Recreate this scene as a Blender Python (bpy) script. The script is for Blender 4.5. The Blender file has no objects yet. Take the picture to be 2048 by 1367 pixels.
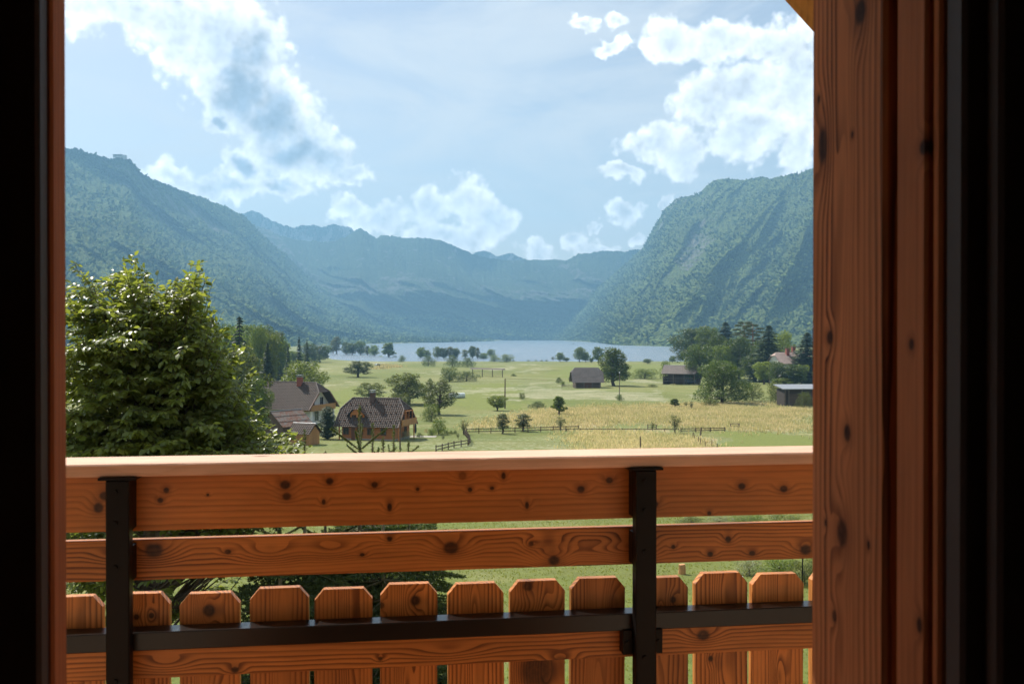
import bpy, math, random
import numpy as np
from mathutils import Vector, Matrix, Quaternion

sc = bpy.context.scene
COL = sc.collection
R = math.radians
F = 2048 * 35 / 36.0          # focal length in photograph pixels
HZ = 672.0                    # horizon row in the photograph

# ------------------------------------------------------------------ camera
cam_d = bpy.data.cameras.new('camera')
cam = bpy.data.objects.new('camera', cam_d); COL.objects.link(cam)
cam_d.lens = 35; cam_d.sensor_width = 36
cam_d.clip_start = 0.02; cam_d.clip_end = 90000
cam.location = (0, 0, 0)
cam.rotation_euler = (R(90 - 0.33), 0, 0)
cam_d.dof.use_dof = True
cam_d.dof.focus_distance = 6.0
cam_d.dof.aperture_fstop = 11.0
sc.camera = cam

# ------------------------------------------------------------------ sun, sky, exposure
SUN_EL, SUN_AZ = R(48.5), R(-43)
SUN = Vector((math.sin(SUN_AZ) * math.cos(SUN_EL), math.cos(SUN_AZ) * math.cos(SUN_EL), math.sin(SUN_EL)))
sd = bpy.data.lights.new('sun', 'SUN'); sd.energy = 4.6; sd.angle = R(0.53); sd.color = (1, .95, .86)
so = bpy.data.objects.new('sun', sd); COL.objects.link(so)
so.rotation_euler = SUN.to_track_quat('Z', 'Y').to_euler()
so.location = SUN * 60
sc.view_settings.view_transform = 'Standard'
sc.view_settings.look = 'None'
sc.view_settings.exposure = 0.74
sc.view_settings.gamma = 1.0
cy = sc.cycles
cy.use_denoising = True
cy.use_adaptive_sampling = True; cy.adaptive_threshold = 0.02
cy.max_bounces = 7; cy.diffuse_bounces = 5; cy.glossy_bounces = 3; cy.transmission_bounces = 4
cy.volume_bounces = 0; cy.transparent_max_bounces = 12
cy.sample_clamp_indirect = 6.0
cy.caustics_reflective = False; cy.caustics_refractive = False

class NT:
    """small helper for building node trees"""
    def __init__(s, tree): s.t = tree; s.n = tree.nodes; s.l = tree.links
    def put(s, sock, v):
        if v is None: return
        if isinstance(v, bpy.types.NodeSocket): s.l.new(v, sock)
        else: sock.default_value = v
    def node(s, typ, ins=None, **props):
        nd = s.n.new(typ)
        for k, v in props.items(): setattr(nd, k, v)
        for k, v in (ins or {}).items(): s.put(nd.inputs[k], v)
        return nd
    def m(s, op, a, b=None, c=None, clamp=False):
        nd = s.n.new('ShaderNodeMath'); nd.operation = op; nd.use_clamp = clamp
        s.put(nd.inputs[0], a); s.put(nd.inputs[1], b); s.put(nd.inputs[2], c)
        return nd.outputs[0]
    def vm(s, op, a, b=None, scale=None):
        nd = s.n.new('ShaderNodeVectorMath'); nd.operation = op
        s.put(nd.inputs[0], a); s.put(nd.inputs[1], b)
        if scale is not None: s.put(nd.inputs['Scale'], scale)
        return nd.outputs['Value'] if op in ('LENGTH', 'DOT_PRODUCT', 'DISTANCE') else nd.outputs[0]
    def ramp(s, v, a, b, lo=0.0, hi=1.0, smooth=True):
        nd = s.n.new('ShaderNodeMapRange'); nd.clamp = True
        nd.interpolation_type = 'SMOOTHSTEP' if smooth else 'LINEAR'
        for k, x in zip(range(5), (v, a, b, lo, hi)): s.put(nd.inputs[k], x)
        return nd.outputs[0]
    def mix(s, f, a, b, blend='MIX'):
        nd = s.n.new('ShaderNodeMix'); nd.data_type = 'RGBA'; nd.blend_type = blend
        s.put(nd.inputs[0], f); s.put(nd.inputs[6], a); s.put(nd.inputs[7], b)
        return nd.outputs[2]
    def noise(s, vec, scale, detail=4, rough=.55, out='Fac', dist=0.0):
        nd = s.node('ShaderNodeTexNoise', {'Vector': vec, 'Scale': scale, 'Detail': detail, 'Roughness': rough, 'Distortion': dist})
        return nd.outputs[out]
    def xyz(s, x=0.0, y=0.0, z=0.0):
        return s.node('ShaderNodeCombineXYZ', {0: x, 1: y, 2: z}).outputs[0]
    def sep(s, v): return s.node('ShaderNodeSeparateXYZ', {0: v}).outputs

def c4(c, a=1.0): return (c[0], c[1], c[2], a)

def make_world():
    w = bpy.data.worlds.new('World'); sc.world = w; w.use_nodes = True
    t = w.node_tree; t.nodes.clear(); N = NT(t)
    sky = N.node('ShaderNodeTexSky', sky_type='NISHITA')
    sky.sun_disc = False; sky.sun_elevation = SUN_EL; sky.sun_rotation = SUN_AZ % (2 * math.pi)
    sky.altitude = 500; sky.air_density = 1.0; sky.dust_density = 1.6; sky.ozone_density = 1.0
    d = N.node('ShaderNodeTexCoord').outputs['Generated']
    d = N.vm('NORMALIZE', d)
    x, y, z = N.sep(d)
    az = N.m('ARCTAN2', x, y); el = N.m('ARCSINE', z)
    wn = N.noise(d, 28, 3, .6, 'Color')
    wn = N.vm('SUBTRACT', wn, (.5, .5, .5))
    wx, wy, wz = N.sep(wn)
    azw = N.m('MULTIPLY_ADD', wx, .05, az); elw = N.m('MULTIPLY_ADD', wy, .045, el)
    P = N.xyz(azw, elw, 0)
    # cumulus in view, as directions: (px, py, rx, ry)
    B = [(225,10,135,70),(350,50,110,95),(440,60,95,95),(505,95,80,85),(480,180,90,95),(555,230,80,95),(600,295,85,75),(655,318,62,45),(700,348,45,18),
         (340,345,52,26),(502,335,42,42),(440,376,120,24),(560,378,58,24),(430,255,30,26),
         (700,418,42,26),(760,436,62,32),(865,418,48,42),(930,395,62,55),(975,440,55,62),(900,480,110,34),(1070,508,42,20),
         (1350,82,60,42),(1450,85,85,45),(1540,90,80,48),(1168,48,22,18),(1227,42,30,22),(1222,96,46,15),
         (1405,205,70,52),(1480,175,95,56),(1600,150,60,110),(1500,262,98,56),(1310,285,62,34),(1370,310,70,56),(1600,290,46,56),(1700,200,120,140),
         (1242,346,44,17),(1248,428,36,28),(1160,484,40,24),(1195,500,40,15),(1197,455,20,10),(1282,482,30,13),(1318,412,14,14)]
    acc = None
    for (px, py, rx, ry) in B:
        u = (px - 1024) / F; v = (HZ - py) / F
        a0 = math.atan(u); e0 = math.atan(v / math.sqrt(1 + u * u))
        q = N.vm('SUBTRACT', P, (a0, e0, 0))
        q = N.vm('MULTIPLY', q, (F / (rx * 1.10), F / (ry * 1.10), 0))
        m = N.m('SUBTRACT', 1.0, N.vm('LENGTH', q))
        acc = m if acc is None else N.m('SMOOTH_MAX', acc, m, .25)
    # the same broken cumulus everywhere outside the view
    cov = N.noise(N.vm('MULTIPLY', d, (1, 1, 1.6)), 2.6, 4, .55)
    gen = N.ramp(cov, .50, .72, -1.2, .9)
    out = N.m('MAXIMUM', N.ramp(N.m('ABSOLUTE', az), .52, .66), N.ramp(el, .36, .46))
    gen = N.m('MULTIPLY_ADD', N.m('SUBTRACT', 1.0, out), -3.0, gen)
    gen = N.m('MULTIPLY_ADD', N.ramp(el, .02, -.05), -3.0, gen)
    acc = N.m('MAXIMUM', acc, gen)
    acc = N.m('MAXIMUM', acc, -1.5)
    sp = d
    def detail(p, dt=6):
        a = N.noise(p, 24, dt, .53)
        v = N.node('ShaderNodeTexVoronoi', {'Vector': p, 'Scale': 62, 'Smoothness': .55, 'Randomness': 1.0}, feature='SMOOTH_F1')
        v2 = N.node('ShaderNodeTexVoronoi', {'Vector': p, 'Scale': 150, 'Randomness': 1.0}, feature='F1')
        b = N.m('ADD', N.m('MULTIPLY', N.m('SUBTRACT', .42, v.outputs['Distance']), .62), N.m('MULTIPLY', N.m('SUBTRACT', .42, v2.outputs['Distance']), .30))
        return N.m('ADD', N.m('MULTIPLY', N.m('SUBTRACT', a, .5), 1.5), b)
    wv = N.vm('ADD', sp, N.vm('SCALE', N.vm('SUBTRACT', N.noise(sp, 90, 3, .55, 'Color'), (.5, .5, .5)), scale=.010))
    f0 = detail(wv)
    f1 = detail(N.vm('ADD', wv, tuple(SUN * .009)), 4)
    den = N.m('ADD', acc, N.m('MULTIPLY', f0, .62))
    alpha = N.ramp(den, -.05, .40)
    big = N.noise(d, 13, 4, .55)
    thick = N.ramp(N.m('ADD', N.m('ADD', acc, N.m('MULTIPLY', f0, .26)), N.m('MULTIPLY', N.m('SUBTRACT', big, .5), 1.2)), .05, .92)
    # the thick tower of cloud up left has a greyer body
    qa = N.vm('MULTIPLY', N.vm('SUBTRACT', P, ((545 - 1024) / F, (HZ - 235) / F * .96, 0)), (F / 190, F / 210, 0))
    body = N.ramp(N.vm('LENGTH', qa), 1.1, .4)
    thick = N.m('MULTIPLY', thick, N.m('MULTIPLY_ADD', body, .50, .50))
    rel = N.m('MULTIPLY', N.m('SUBTRACT', f0, f1), .55)
    ccol = N.mix(thick, c4((.93, .935, .94)), c4((.26, .325, .41)))
    ccol = N.mix(1.0, ccol, N.node('ShaderNodeCombineColor', {0: N.m('ADD', 1.0, rel), 1: N.m('ADD', 1.0, rel), 2: N.m('ADD', 1.0, rel)}).outputs[0], 'MULTIPLY')
    # thin high veil
    veil = N.noise(N.vm('MULTIPLY', d, (1.0, 1.0, 3.2)), 5.0, 5, .62, dist=.6)
    veil = N.ramp(veil, .34, .70, .16, .78)
    bg1 = N.node('ShaderNodeBackground', {0: N.mix(1.0, sky.outputs[0], c4((1.12, 1.0, .90)), 'MULTIPLY'), 1: .084})
    bg2 = N.node('ShaderNodeBackground', {0: ccol, 1: 1.02})
    bgv = N.node('ShaderNodeBackground', {0: c4((.86, .89, .92)), 1: .62})
    ms0 = N.node('ShaderNodeMixShader', {0: veil, 1: bg1.outputs[0], 2: bgv.outputs[0]})
    ms = N.node('ShaderNodeMixShader', {0: alpha, 1: ms0.outputs[0], 2: bg2.outputs[0]})
    o = N.node('ShaderNodeOutputWorld', {0: ms.outputs[0]})
make_world()
sc.world.cycles.sampling_method = 'MANUAL'; sc.world.cycles.sample_map_resolution = 512

# ------------------------------------------------------------------ mesh helpers
rng = np.random.default_rng(7)
random.seed(7)

def tag(o, label=None, cat=None, group=None, kind=None):
    if label: o['label'] = label
    if cat: o['category'] = cat
    if group: o['group'] = group
    if kind: o['kind'] = kind
    return o

def mesh_np(name, V, Fc, mat=None, smooth=False, mats=None):
    """mesh from a vertex array and an (n,k) face array"""
    V = np.asarray(V, dtype=np.float32); Fc = np.asarray(Fc, dtype=np.int32)
    me = bpy.data.meshes.new(name)
    n, k = Fc.shape
    me.vertices.add(len(V)); me.vertices.foreach_set('co', V.ravel())
    me.loops.add(n * k); me.loops.foreach_set('vertex_index', Fc.ravel())
    me.polygons.add(n)
    me.polygons.foreach_set('loop_start', np.arange(0, n * k, k, dtype=np.int32))
    me.polygons.foreach_set('use_smooth', np.full(n, smooth, dtype=bool))
    me.update(calc_edges=True); me.validate()
    if mat: me.materials.append(mat)
    return me

def link(name, me, parent=None, loc=None, rz=0.0):
    o = bpy.data.objects.new(name, me); COL.objects.link(o)
    if parent is not None: o.parent = parent
    if loc is not None: o.location = loc
    if rz: o.rotation_euler = (0, 0, rz)
    return o

def empty(name, loc=(0, 0, 0), rz=0.0, label=None, cat=None, group=None):
    o = bpy.data.objects.new(name, None); COL.objects.link(o)
    o.location = loc; o.rotation_euler = (0, 0, rz); o.empty_display_size = .3
    return tag(o, label, cat, group)

class MB:
    def __init__(s): s.v = []; s.f = []
    def poly(s, pts, faces):
        b = len(s.v); s.v += [tuple(p) for p in pts]; s.f += [tuple(b + i for i in f) for f in faces]; return s
    def box(s, x0, x1, y0, y1, z0, z1, bev=0.0):
        if bev <= 0:
            return s.poly([(x0,y0,z0),(x1,y0,z0),(x1,y1,z0),(x0,y1,z0),(x0,y0,z1),(x1,y0,z1),(x1,y1,z1),(x0,y1,z1)],
                          [(0,3,2,1),(4,5,6,7),(0,1,5,4),(1,2,6,5),(2,3,7,6),(3,0,4,7)])
        b = bev; P = []
        for z, i in ((z0, b), (z0 + b, 0), (z1 - b, 0), (z1, b)):
            xa, xb, ya, yb = x0 + i, x1 - i, y0 + i, y1 - i
            j = b if i == 0 else 0
            P += [(xa + j, ya, z), (xb - j, ya, z), (xb, ya + j, z), (xb, yb - j, z), (xb - j, yb, z), (xa + j, yb, z), (xa, yb - j, z), (xa, ya + j, z)]
        fs = [tuple(range(7, -1, -1)), tuple(range(24, 32))]
        for k in range(3):
            for i in range(8):
                a = k * 8 + i; c = k * 8 + (i + 1) % 8
                fs.append((a, c, c + 8, a + 8))
        return s.poly(P, fs)
    def tube(s, pts, rad, n=6, cap=True):
        pts = [Vector(p) for p in pts]; k = len(pts); P = []
        rad = rad if isinstance(rad, (list, tuple)) else [rad] * k
        ref = Vector((.31, .17, .93))
        for i, p in enumerate(pts):
            t = (pts[min(i + 1, k - 1)] - pts[max(i - 1, 0)]).normalized()
            a = t.cross(ref)
            if a.length < .05: a = t.cross(Vector((1, 0, 0)))
            a.normalize(); b = t.cross(a)
            for j in range(n):
                w = 2 * math.pi * j / n
                P.append(p + (a * math.cos(w) + b * math.sin(w)) * rad[i])
        fs = []
        for i in range(k - 1):
            for j in range(n):
                fs.append((i * n + j, i * n + (j + 1) % n, (i + 1) * n + (j + 1) % n, (i + 1) * n + j))
        if cap: fs += [tuple(range(n - 1, -1, -1)), tuple((k - 1) * n + j for j in range(n))]
        return s.poly(P, fs)
    def prism(s, outline, axis, a, b):
        """outline: 2-D points, extruded along axis from a to b"""
        n = len(outline); P = []
        for t in (a, b):
            for (p, q) in outline:
                P.append({'x': (t, p, q), 'y': (p, t, q), 'z': (p, q, t)}[axis])
        fs = [tuple(range(n - 1, -1, -1)), tuple(range(n, 2 * n))]
        for i in range(n): fs.append((i, (i + 1) % n, n + (i + 1) % n, n + i))
        return s.poly(P, fs)
    def beam(s, a, b, w, h):
        """box beam from a to b, w sideways, h up"""
        a, b = Vector(a), Vector(b); t = (b - a).normalized()
        sd = t.cross(Vector((0, 0, 1)))
        if sd.length < .01: sd = Vector((1, 0, 0))
        sd.normalize(); up = sd.cross(t)
        P = []
        for p in (a, b):
            for (i, j) in ((-1, -1), (1, -1), (1, 1), (-1, 1)):
                P.append(p + sd * (i * w / 2) + up * (j * h / 2))
        return s.poly(P, [(3, 2, 1, 0), (4, 5, 6, 7), (0, 1, 5, 4), (1, 2, 6, 5), (2, 3, 7, 6), (3, 0, 4, 7)])
    def mesh(s, name, mat=None, smooth=False):
        me = bpy.data.meshes.new(name); me.from_pydata(s.v, [], s.f); me.update()
        import bmesh
        bm = bmesh.new(); bm.from_mesh(me); bmesh.ops.recalc_face_normals(bm, faces=bm.faces); bm.to_mesh(me); bm.free()
        if mat: me.materials.append(mat)
        if smooth: me.polygons.foreach_set('use_smooth', [True] * len(me.polygons))
        return me
    def build(s, name, mat, parent=None, loc=None, rz=0.0, smooth=False):
        return link(name, s.mesh(name, mat, smooth), parent, loc, rz)

def unit(v): return v / np.maximum(np.linalg.norm(v, axis=-1, keepdims=True), 1e-9)

# value noise for terrain
def vnoise(x, y, seed=0):
    xi = np.floor(x).astype(np.int64); yi = np.floor(y).astype(np.int64)
    xf = x - xi; yf = y - yi
    def h(a, b):
        n = (a * 374761393 + b * 668265263 + seed * 982451653) & 0x7fffffff
        n = ((n ^ (n >> 13)) * 1274126177) & 0x7fffffff
        n = n ^ (n >> 16)
        return (n & 0xffff) / 65535.0
    u = xf * xf * xf * (xf * (xf * 6 - 15) + 10); v = yf * yf * yf * (yf * (yf * 6 - 15) + 10)
    return (h(xi, yi) * (1 - u) + h(xi + 1, yi) * u) * (1 - v) + (h(xi, yi + 1) * (1 - u) + h(xi + 1, yi + 1) * u) * v
def fbm(x, y, oct=5, seed=0, gain=.5):
    s = 0; a = 1; t = 0
    for i in range(oct):
        s = s + a * vnoise(x, y, seed + i * 17); t += a; a *= gain; x = x * 2.03 + 3.1; y = y * 2.03 + 1.7
    return s / t
def ridged(x, y, oct=4, seed=0, gain=.5):
    s = 0; a = 1; t = 0
    for i in range(oct):
        s = s + a * (1 - np.abs(2 * vnoise(x, y, seed + i * 13) - 1)); t += a; a *= gain; x = x * 2.05 + 5.3; y = y * 2.05 + 2.1
    return s / t

# ------------------------------------------------------------------ ground and where things stand
LAKE = -18.0
_gd = [-400, -40, 0, 15, 30, 43, 70, 100, 140, 200, 300, 500, 690, 700, 720, 760, 6000]
_gz = [8, -4, -7.4, -8.3, -9.4, -10.2, -11.9, -13.3, -14.5, -15.2, -15.75, -16.8, -17.55, -17.7, -18.3, -19.2, -19.2]
_gl = [8, -4, -7.4, -8.3, -9.4, -10.2, -11.9, -13.3, -14.5, -15.2, -15.75, -16.6, -17.0, -17.0, -17.0, -17.0, -16.0]
def shore_bounds(d):
    """left and right shore of the lake, world X, at depth d"""
    l = np.interp(d, [690, 780, 900, 1200, 1600, 2000, 3600, 5000], [-105, -140, -168, -260, -340, -390, -95, 0])
    r = np.interp(d, [690, 900, 1700, 2000, 2800, 5000], [150, 190, 300, 215, 250, 170])
    return l, r
def ground_z(X, d):
    X = np.asarray(X, dtype=float); d = np.asarray(d, dtype=float)
    zl = np.interp(d, _gd, _gl); zw = np.interp(d, _gd, _gz)
    l, r = shore_bounds(d)
    k = np.clip(np.minimum(X - l + 20, r + 20 - X) / 40.0, 0, 1)
    k = k * k * (3 - 2 * k)
    z = zl * (1 - k) + zw * k
    amp = np.clip((d - 20) / 150, 0, 1) * .35 * np.clip((690 - d) / 60, 0, 1)
    return z + amp * (fbm(X / 38 + 9, d / 38 + 4, 3, 5) - .5) * 2
def at(px, py, dmin=8.0):
    """ground point seen at a photograph pixel"""
    u = (px - 1024) / F; v = (HZ - py) / F
    dd = np.geomspace(dmin, 1500, 4000)
    f = ground_z(u * dd, dd) - v * dd
    i = int(np.argmax(f > 0)) if (f > 0).any() else len(dd) - 1
    d = dd[i]
    return Vector((u * d, d, float(ground_z(u * d, d))))
def onground(px, d):
    u = (px - 1024) / F
    return Vector((u * d, d, float(ground_z(u * d, d))))
# ------------------------------------------------------------------ materials
MAT = {}
def newmat(name):
    m = bpy.data.materials.new(name); m.use_nodes = True
    m.node_tree.nodes.clear(); return m, NT(m.node_tree)
def finish(N, col, rough=.6, bump=None, bstr=.3, bdist=.01, spec=.4, metal=0.0, coat=0.0):
    b = N.node('ShaderNodeBsdfPrincipled', {'Base Color': col, 'Roughness': rough, 'Metallic': metal})
    b.inputs['Specular IOR Level'].default_value = spec
    b.inputs['Coat Weight'].default_value = coat
    if bump is not None:
        bn = N.node('ShaderNodeBump', {'Height': bump, 'Strength': bstr, 'Distance': bdist})
        N.l.new(bn.outputs[0], b.inputs['Normal'])
    N.node('ShaderNodeOutputMaterial', {0: b.outputs[0]})
    return b
def plain(name, col, rough=.6, scale=6.0, var=.25, bstr=.2, bdist=.01, metal=0.0, spec=.4, rnd=0.0):
    m, N = newmat(name)
    P = N.node('ShaderNodeTexCoord').outputs['Object']
    n = N.noise(P, scale, 6, .65)
    k = N.m('MULTIPLY_ADD', N.m('SUBTRACT', n, .5), 2 * var, 1.0)
    if rnd:
        r = N.node('ShaderNodeObjectInfo').outputs['Random']
        k = N.m('MULTIPLY', k, N.m('MULTIPLY_ADD', r, rnd, 1 - rnd / 2))
    c = N.vm('SCALE', tuple(col), scale=k)
    finish(N, c, rough, n, bstr, bdist, spec, metal)
    MAT[name] = m; return m

def wood(name, axes, knots=(), light=(.36, .125, .036), dark=(.12, .032, .010), freq=105.0, wav=.010, seed=0.0,
         rough=.42, ring=.75, rnd=True, auto=True, spec=.3, coat=0.0):
    """stained softwood. axes: (length, width) of the board in object space. knots: (l, w, rl, rw, darkness)"""
    m, N = newmat(name)
    P = N.node('ShaderNodeTexCoord').outputs['Object']
    s = N.sep(P); ix = {'X': 0, 'Y': 1, 'Z': 2}
    L, W = s[ix[axes[0]]], s[ix[axes[1]]]
    T = s[3 - ix[axes[0]] - ix[axes[1]]]
    if rnd:
        r = N.node('ShaderNodeObjectInfo').outputs['Random']
        off = N.m('MULTIPLY_ADD', r, 37.0, seed)
    else: off = seed
    LW = N.xyz(L, W, 0)
    LWT = N.xyz(N.m('ADD', L, off), W, T)
    slow = N.noise(N.vm('MULTIPLY', LWT, (1.3, 7.0, 7.0)), 1.0, 3, .5)
    f = N.m('ADD', W, N.m('MULTIPLY', N.m('SUBTRACT', slow, .5), wav * 4))
    f = N.m('MULTIPLY_ADD', T, .45, f)
    core = None; halo = None
    for (kl, kw, rl, rw, dk) in knots:
        q = N.vm('SUBTRACT', LW, (kl, kw, 0))
        g = N.vm('LENGTH', N.vm('MULTIPLY', q, (1 / (rl * 4.2), 1 / (rw * 2.6), 0)))
        b = N.ramp(g, 1.0, 0.0)
        f = N.m('ADD', f, N.m('MULTIPLY', b, rw * 1.9))
        if dk > 0:
            h = N.vm('LENGTH', N.vm('MULTIPLY', q, (1 / rl, 1 / rw, 0)))
            c = N.m('MULTIPLY', N.ramp(h, 1.15, .55), dk)
            core = c if core is None else N.m('MAXIMUM', core, c)
            e = N.m('MULTIPLY', N.ramp(h, 2.6, .6), dk * .35)
            halo = e if halo is None else N.m('MAXIMUM', halo, e)
    if auto:
        vo = N.node('ShaderNodeTexVoronoi', {'Vector': N.vm('MULTIPLY', LWT, (3.2, 8.0, 3.0)), 'Scale': 1.0, 'Randomness': 1.0}, feature='F1')
        g = vo.outputs['Distance']
        f = N.m('ADD', f, N.m('MULTIPLY', N.ramp(g, .42, 0.0), .022))
        rr = N.sep(vo.outputs['Color'])[0]
        c = N.m('MULTIPLY', N.ramp(g, .105, .045), N.m('GREATER_THAN', rr, .45))
        core = c if core is None else N.m('MAXIMUM', core, c)
    wob = N.noise(N.vm('MULTIPLY', LWT, (6, 40, 40)), 1.0, 2, .5)
    ph = N.m('ADD', N.m('MULTIPLY', f, freq), N.m('MULTIPLY', wob, .55))
    saw = N.m('FRACT', ph)
    late = N.m('MULTIPLY', N.ramp(saw, .30, .93), N.ramp(saw, 1.0, .94))
    wide = N.noise(N.vm('MULTIPLY', LWT, (.8, 22, 22)), 1.0, 2, .5)
    late = N.m('MULTIPLY', late, N.ramp(wide, .32, .62, .25, 1.0))
    fib = N.noise(N.vm('MULTIPLY', LWT, (9, 420, 420)), 1.0, 3, .6)
    blot = N.noise(N.vm('MULTIPLY', LWT, (3, 11, 11)), 1.0, 4, .6)
    col = N.mix(N.m('MULTIPLY', late, ring), c4(light), c4(dark))
    k = N.m('MULTIPLY', N.m('MULTIPLY_ADD', fib, .45, .78), N.m('MULTIPLY_ADD', blot, 1.0, .50))
    if rnd:
        k = N.m('MULTIPLY', k, N.m('MULTIPLY_ADD', r, .30, .85))
    col = N.vm('SCALE', col, scale=k)
    if halo is not None: col = N.mix(halo, col, c4((.07, .02, .008)))
    if core is not None:
        cn = N.noise(N.vm('MULTIPLY', LWT, (90, 90, 90)), 1.0, 3, .6)
        col = N.mix(N.m('MULTIPLY', core, N.m('MULTIPLY_ADD', cn, .5, .62)), col, c4((.022, .008, .005)))
    h = N.m('ADD', N.m('MULTIPLY', late, .5), N.m('MULTIPLY', fib, .5))
    b = finish(N, col, rough, h, .35, .0012, spec, coat=coat)
    b.inputs['Coat Roughness'].default_value = .22
    MAT[name] = m; return m

def leafmat(name, c1, c2, trans=.35, rough=.5, spec=.35, nscale=.8, tcol=None, rnd=.5):
    m, N = newmat(name)
    P = N.node('ShaderNodeTexCoord').outputs['Object']
    oi = N.node('ShaderNodeObjectInfo').outputs['Random']
    n = N.noise(P, nscale, 4, .7)
    n2 = N.node('ShaderNodeNewGeometry').outputs['Random Per Island']
    k = N.m('ADD', N.m('MULTIPLY', n, .6), N.m('MULTIPLY', n2, .4))
    col = N.mix(N.ramp(k, .25, .75, smooth=False), c4(c1), c4(c2))
    col = N.vm('SCALE', col, scale=N.m('MULTIPLY_ADD', oi, rnd, 1 - rnd / 2))
    b = N.node('ShaderNodeBsdfPrincipled', {'Base Color': col, 'Roughness': rough})
    b.inputs['Specular IOR Level'].default_value = spec
    tr = N.node('ShaderNodeBsdfTranslucent', {0: N.mix(1.0, col, c4(tcol or (1.5, 1.45, .55)), 'MULTIPLY')})
    ms = N.node('ShaderNodeMixShader', {0: trans, 1: b.outputs[0], 2: tr.outputs[0]})
    N.node('ShaderNodeOutputMaterial', {0: ms.outputs[0]})
    MAT[name] = m; return m

leafmat('leaf_mid', (.080, .122, .022), (.145, .190, .040), .46)
leafmat('leaf_dark', (.050, .082, .018), (.095, .132, .030), .42)
leafmat('leaf_light', (.110, .155, .026), (.180, .215, .048), .45)
leafmat('leaf_olive', (.072, .096, .024), (.128, .148, .042), .42)
leafmat('leaf_grey', (.085, .105, .042), (.145, .160, .075), .38)
leafmat('needle', (.030, .050, .018), (.055, .078, .028), .22, .6)
leafmat('needle_pine', (.045, .064, .024), (.080, .094, .036), .25, .6)
leafmat('needle_near', (.055, .085, .026), (.105, .130, .044), .3, .55)
leafmat('leaf_near', (.115, .155, .038), (.225, .260, .076), .56, .36, .6, 2.2, (1.6, 1.5, .7), 0.0)
leafmat('leaf_red', (.22, .035, .02), (.32, .06, .03), .3)
leafmat('leaf_flower', (.10, .14, .05), (.42, .42, .26), .3)
def forestmat(name, c1, c2, trans):
    m, N = newmat(name)
    P = N.node('ShaderNodeNewGeometry').outputs['Position']
    r = N.node('ShaderNodeObjectInfo').outputs['Random']
    n = N.noise(P, .006, 4, .6); n2 = N.noise(P, .25, 3, .7)
    r2 = N.m('FRACT', N.m('MULTIPLY', r, 7.31))
    k = N.m('ADD', N.m('MULTIPLY', N.ramp(n, .35, .65), .5), N.m('MULTIPLY', r2, .5))
    col = N.mix(k, c4(c1), c4(c2))
    col = N.vm('SCALE', col, scale=N.m('MULTIPLY', N.m('MULTIPLY_ADD', n2, 1.1, .5), N.m('MULTIPLY_ADD', r, 1.25, .40)))
    d = N.node('ShaderNodeBsdfDiffuse', {0: col}); t = N.node('ShaderNodeBsdfTranslucent', {0: N.mix(1.0, col, c4((1.3, 1.3, .7)), 'MULTIPLY')})
    ms = N.node('ShaderNodeMixShader', {0: trans, 1: d.outputs[0], 2: t.outputs[0]})
    N.node('ShaderNodeOutputMaterial', {0: ms.outputs[0]}); MAT[name] = m
forestmat('forest', (.100, .135, .042), (.185, .220, .072), .08)
forestmat('forest_needle', (.060, .088, .036), (.100, .128, .050), .08)
leafmat('grass_dry', (.24, .26, .10), (.62, .53, .37), .55, .7, .2, .16, (1.2, 1.1, .8))
leafmat('grass_short', (.150, .175, .050), (.225, .235, .075), .45, .7, .2, .5)
plain('bark_young', (.15, .125, .065), .8, 20, .3, .4, .004)
plain('bark', (.085, .062, .042), .85, 5, .4, .6, .03)
plain('bark_pine', (.22, .085, .045), .85, 5, .35, .6, .03)
plain('dark_metal', (.0075, .0055, .005), .45, 30, .25, .15, .002, spec=.14)
plain('bar_metal', (.008, .006, .0055), .28, 30, .25, .15, .002, spec=.35)
plain('plaster', (.74, .72, .67), .8, 3, .08)
plain('dark_boards', (.040, .030, .024), .8, 5, .4, .4, .02, rnd=.3)
plain('old_wood', (.11, .075, .052), .8, 5, .4, .4, .02, rnd=.3)
plain('grey_wood', (.15, .125, .10), .85, 5, .35, .4, .02, rnd=.3)
plain('shed_wood', (.40, .20, .075), .7, 5, .25, .3, .02, rnd=.25)
plain('chalet_wood', (.44, .165, .048), .6, 4, .22, .3, .02, rnd=.2)
plain('chalet_dark', (.15, .055, .022), .6, 4, .25, .3, .02)
plain('window_dark', (.015, .017, .02), .12, 4, .2, .02, .01, spec=.6)
plain('window_white', (.62, .62, .6), .5, 4, .1)
plain('brick_red', (.28, .085, .055), .8, 9, .3, .4, .02)
plain('chimney_brown', (.10, .06, .05), .8, 9, .3, .4, .02)
plain('zinc', (.32, .32, .33), .42, 6, .15, .1, .01, metal=.5)
plain('stone', (.36, .33, .29), .85, 8, .25, .4, .02)
plain('bale_wrap', (.66, .70, .66), .35, 4, .1, .3, .03)
plain('cloth_dark', (.03, .032, .03), .8, 8, .2)
plain('cloth_white', (.72, .74, .78), .6, 9, .12)
plain('room_wall', (.66, .60, .52), .85, 2, .06)
plain('room_dark', (.22, .15, .10), .8, 3, .1)
plain('blue_tarp', (.12, .22, .36), .5, 6, .2)
plain('far_wall', (.50, .50, .48), .8, 3, .1)

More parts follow.
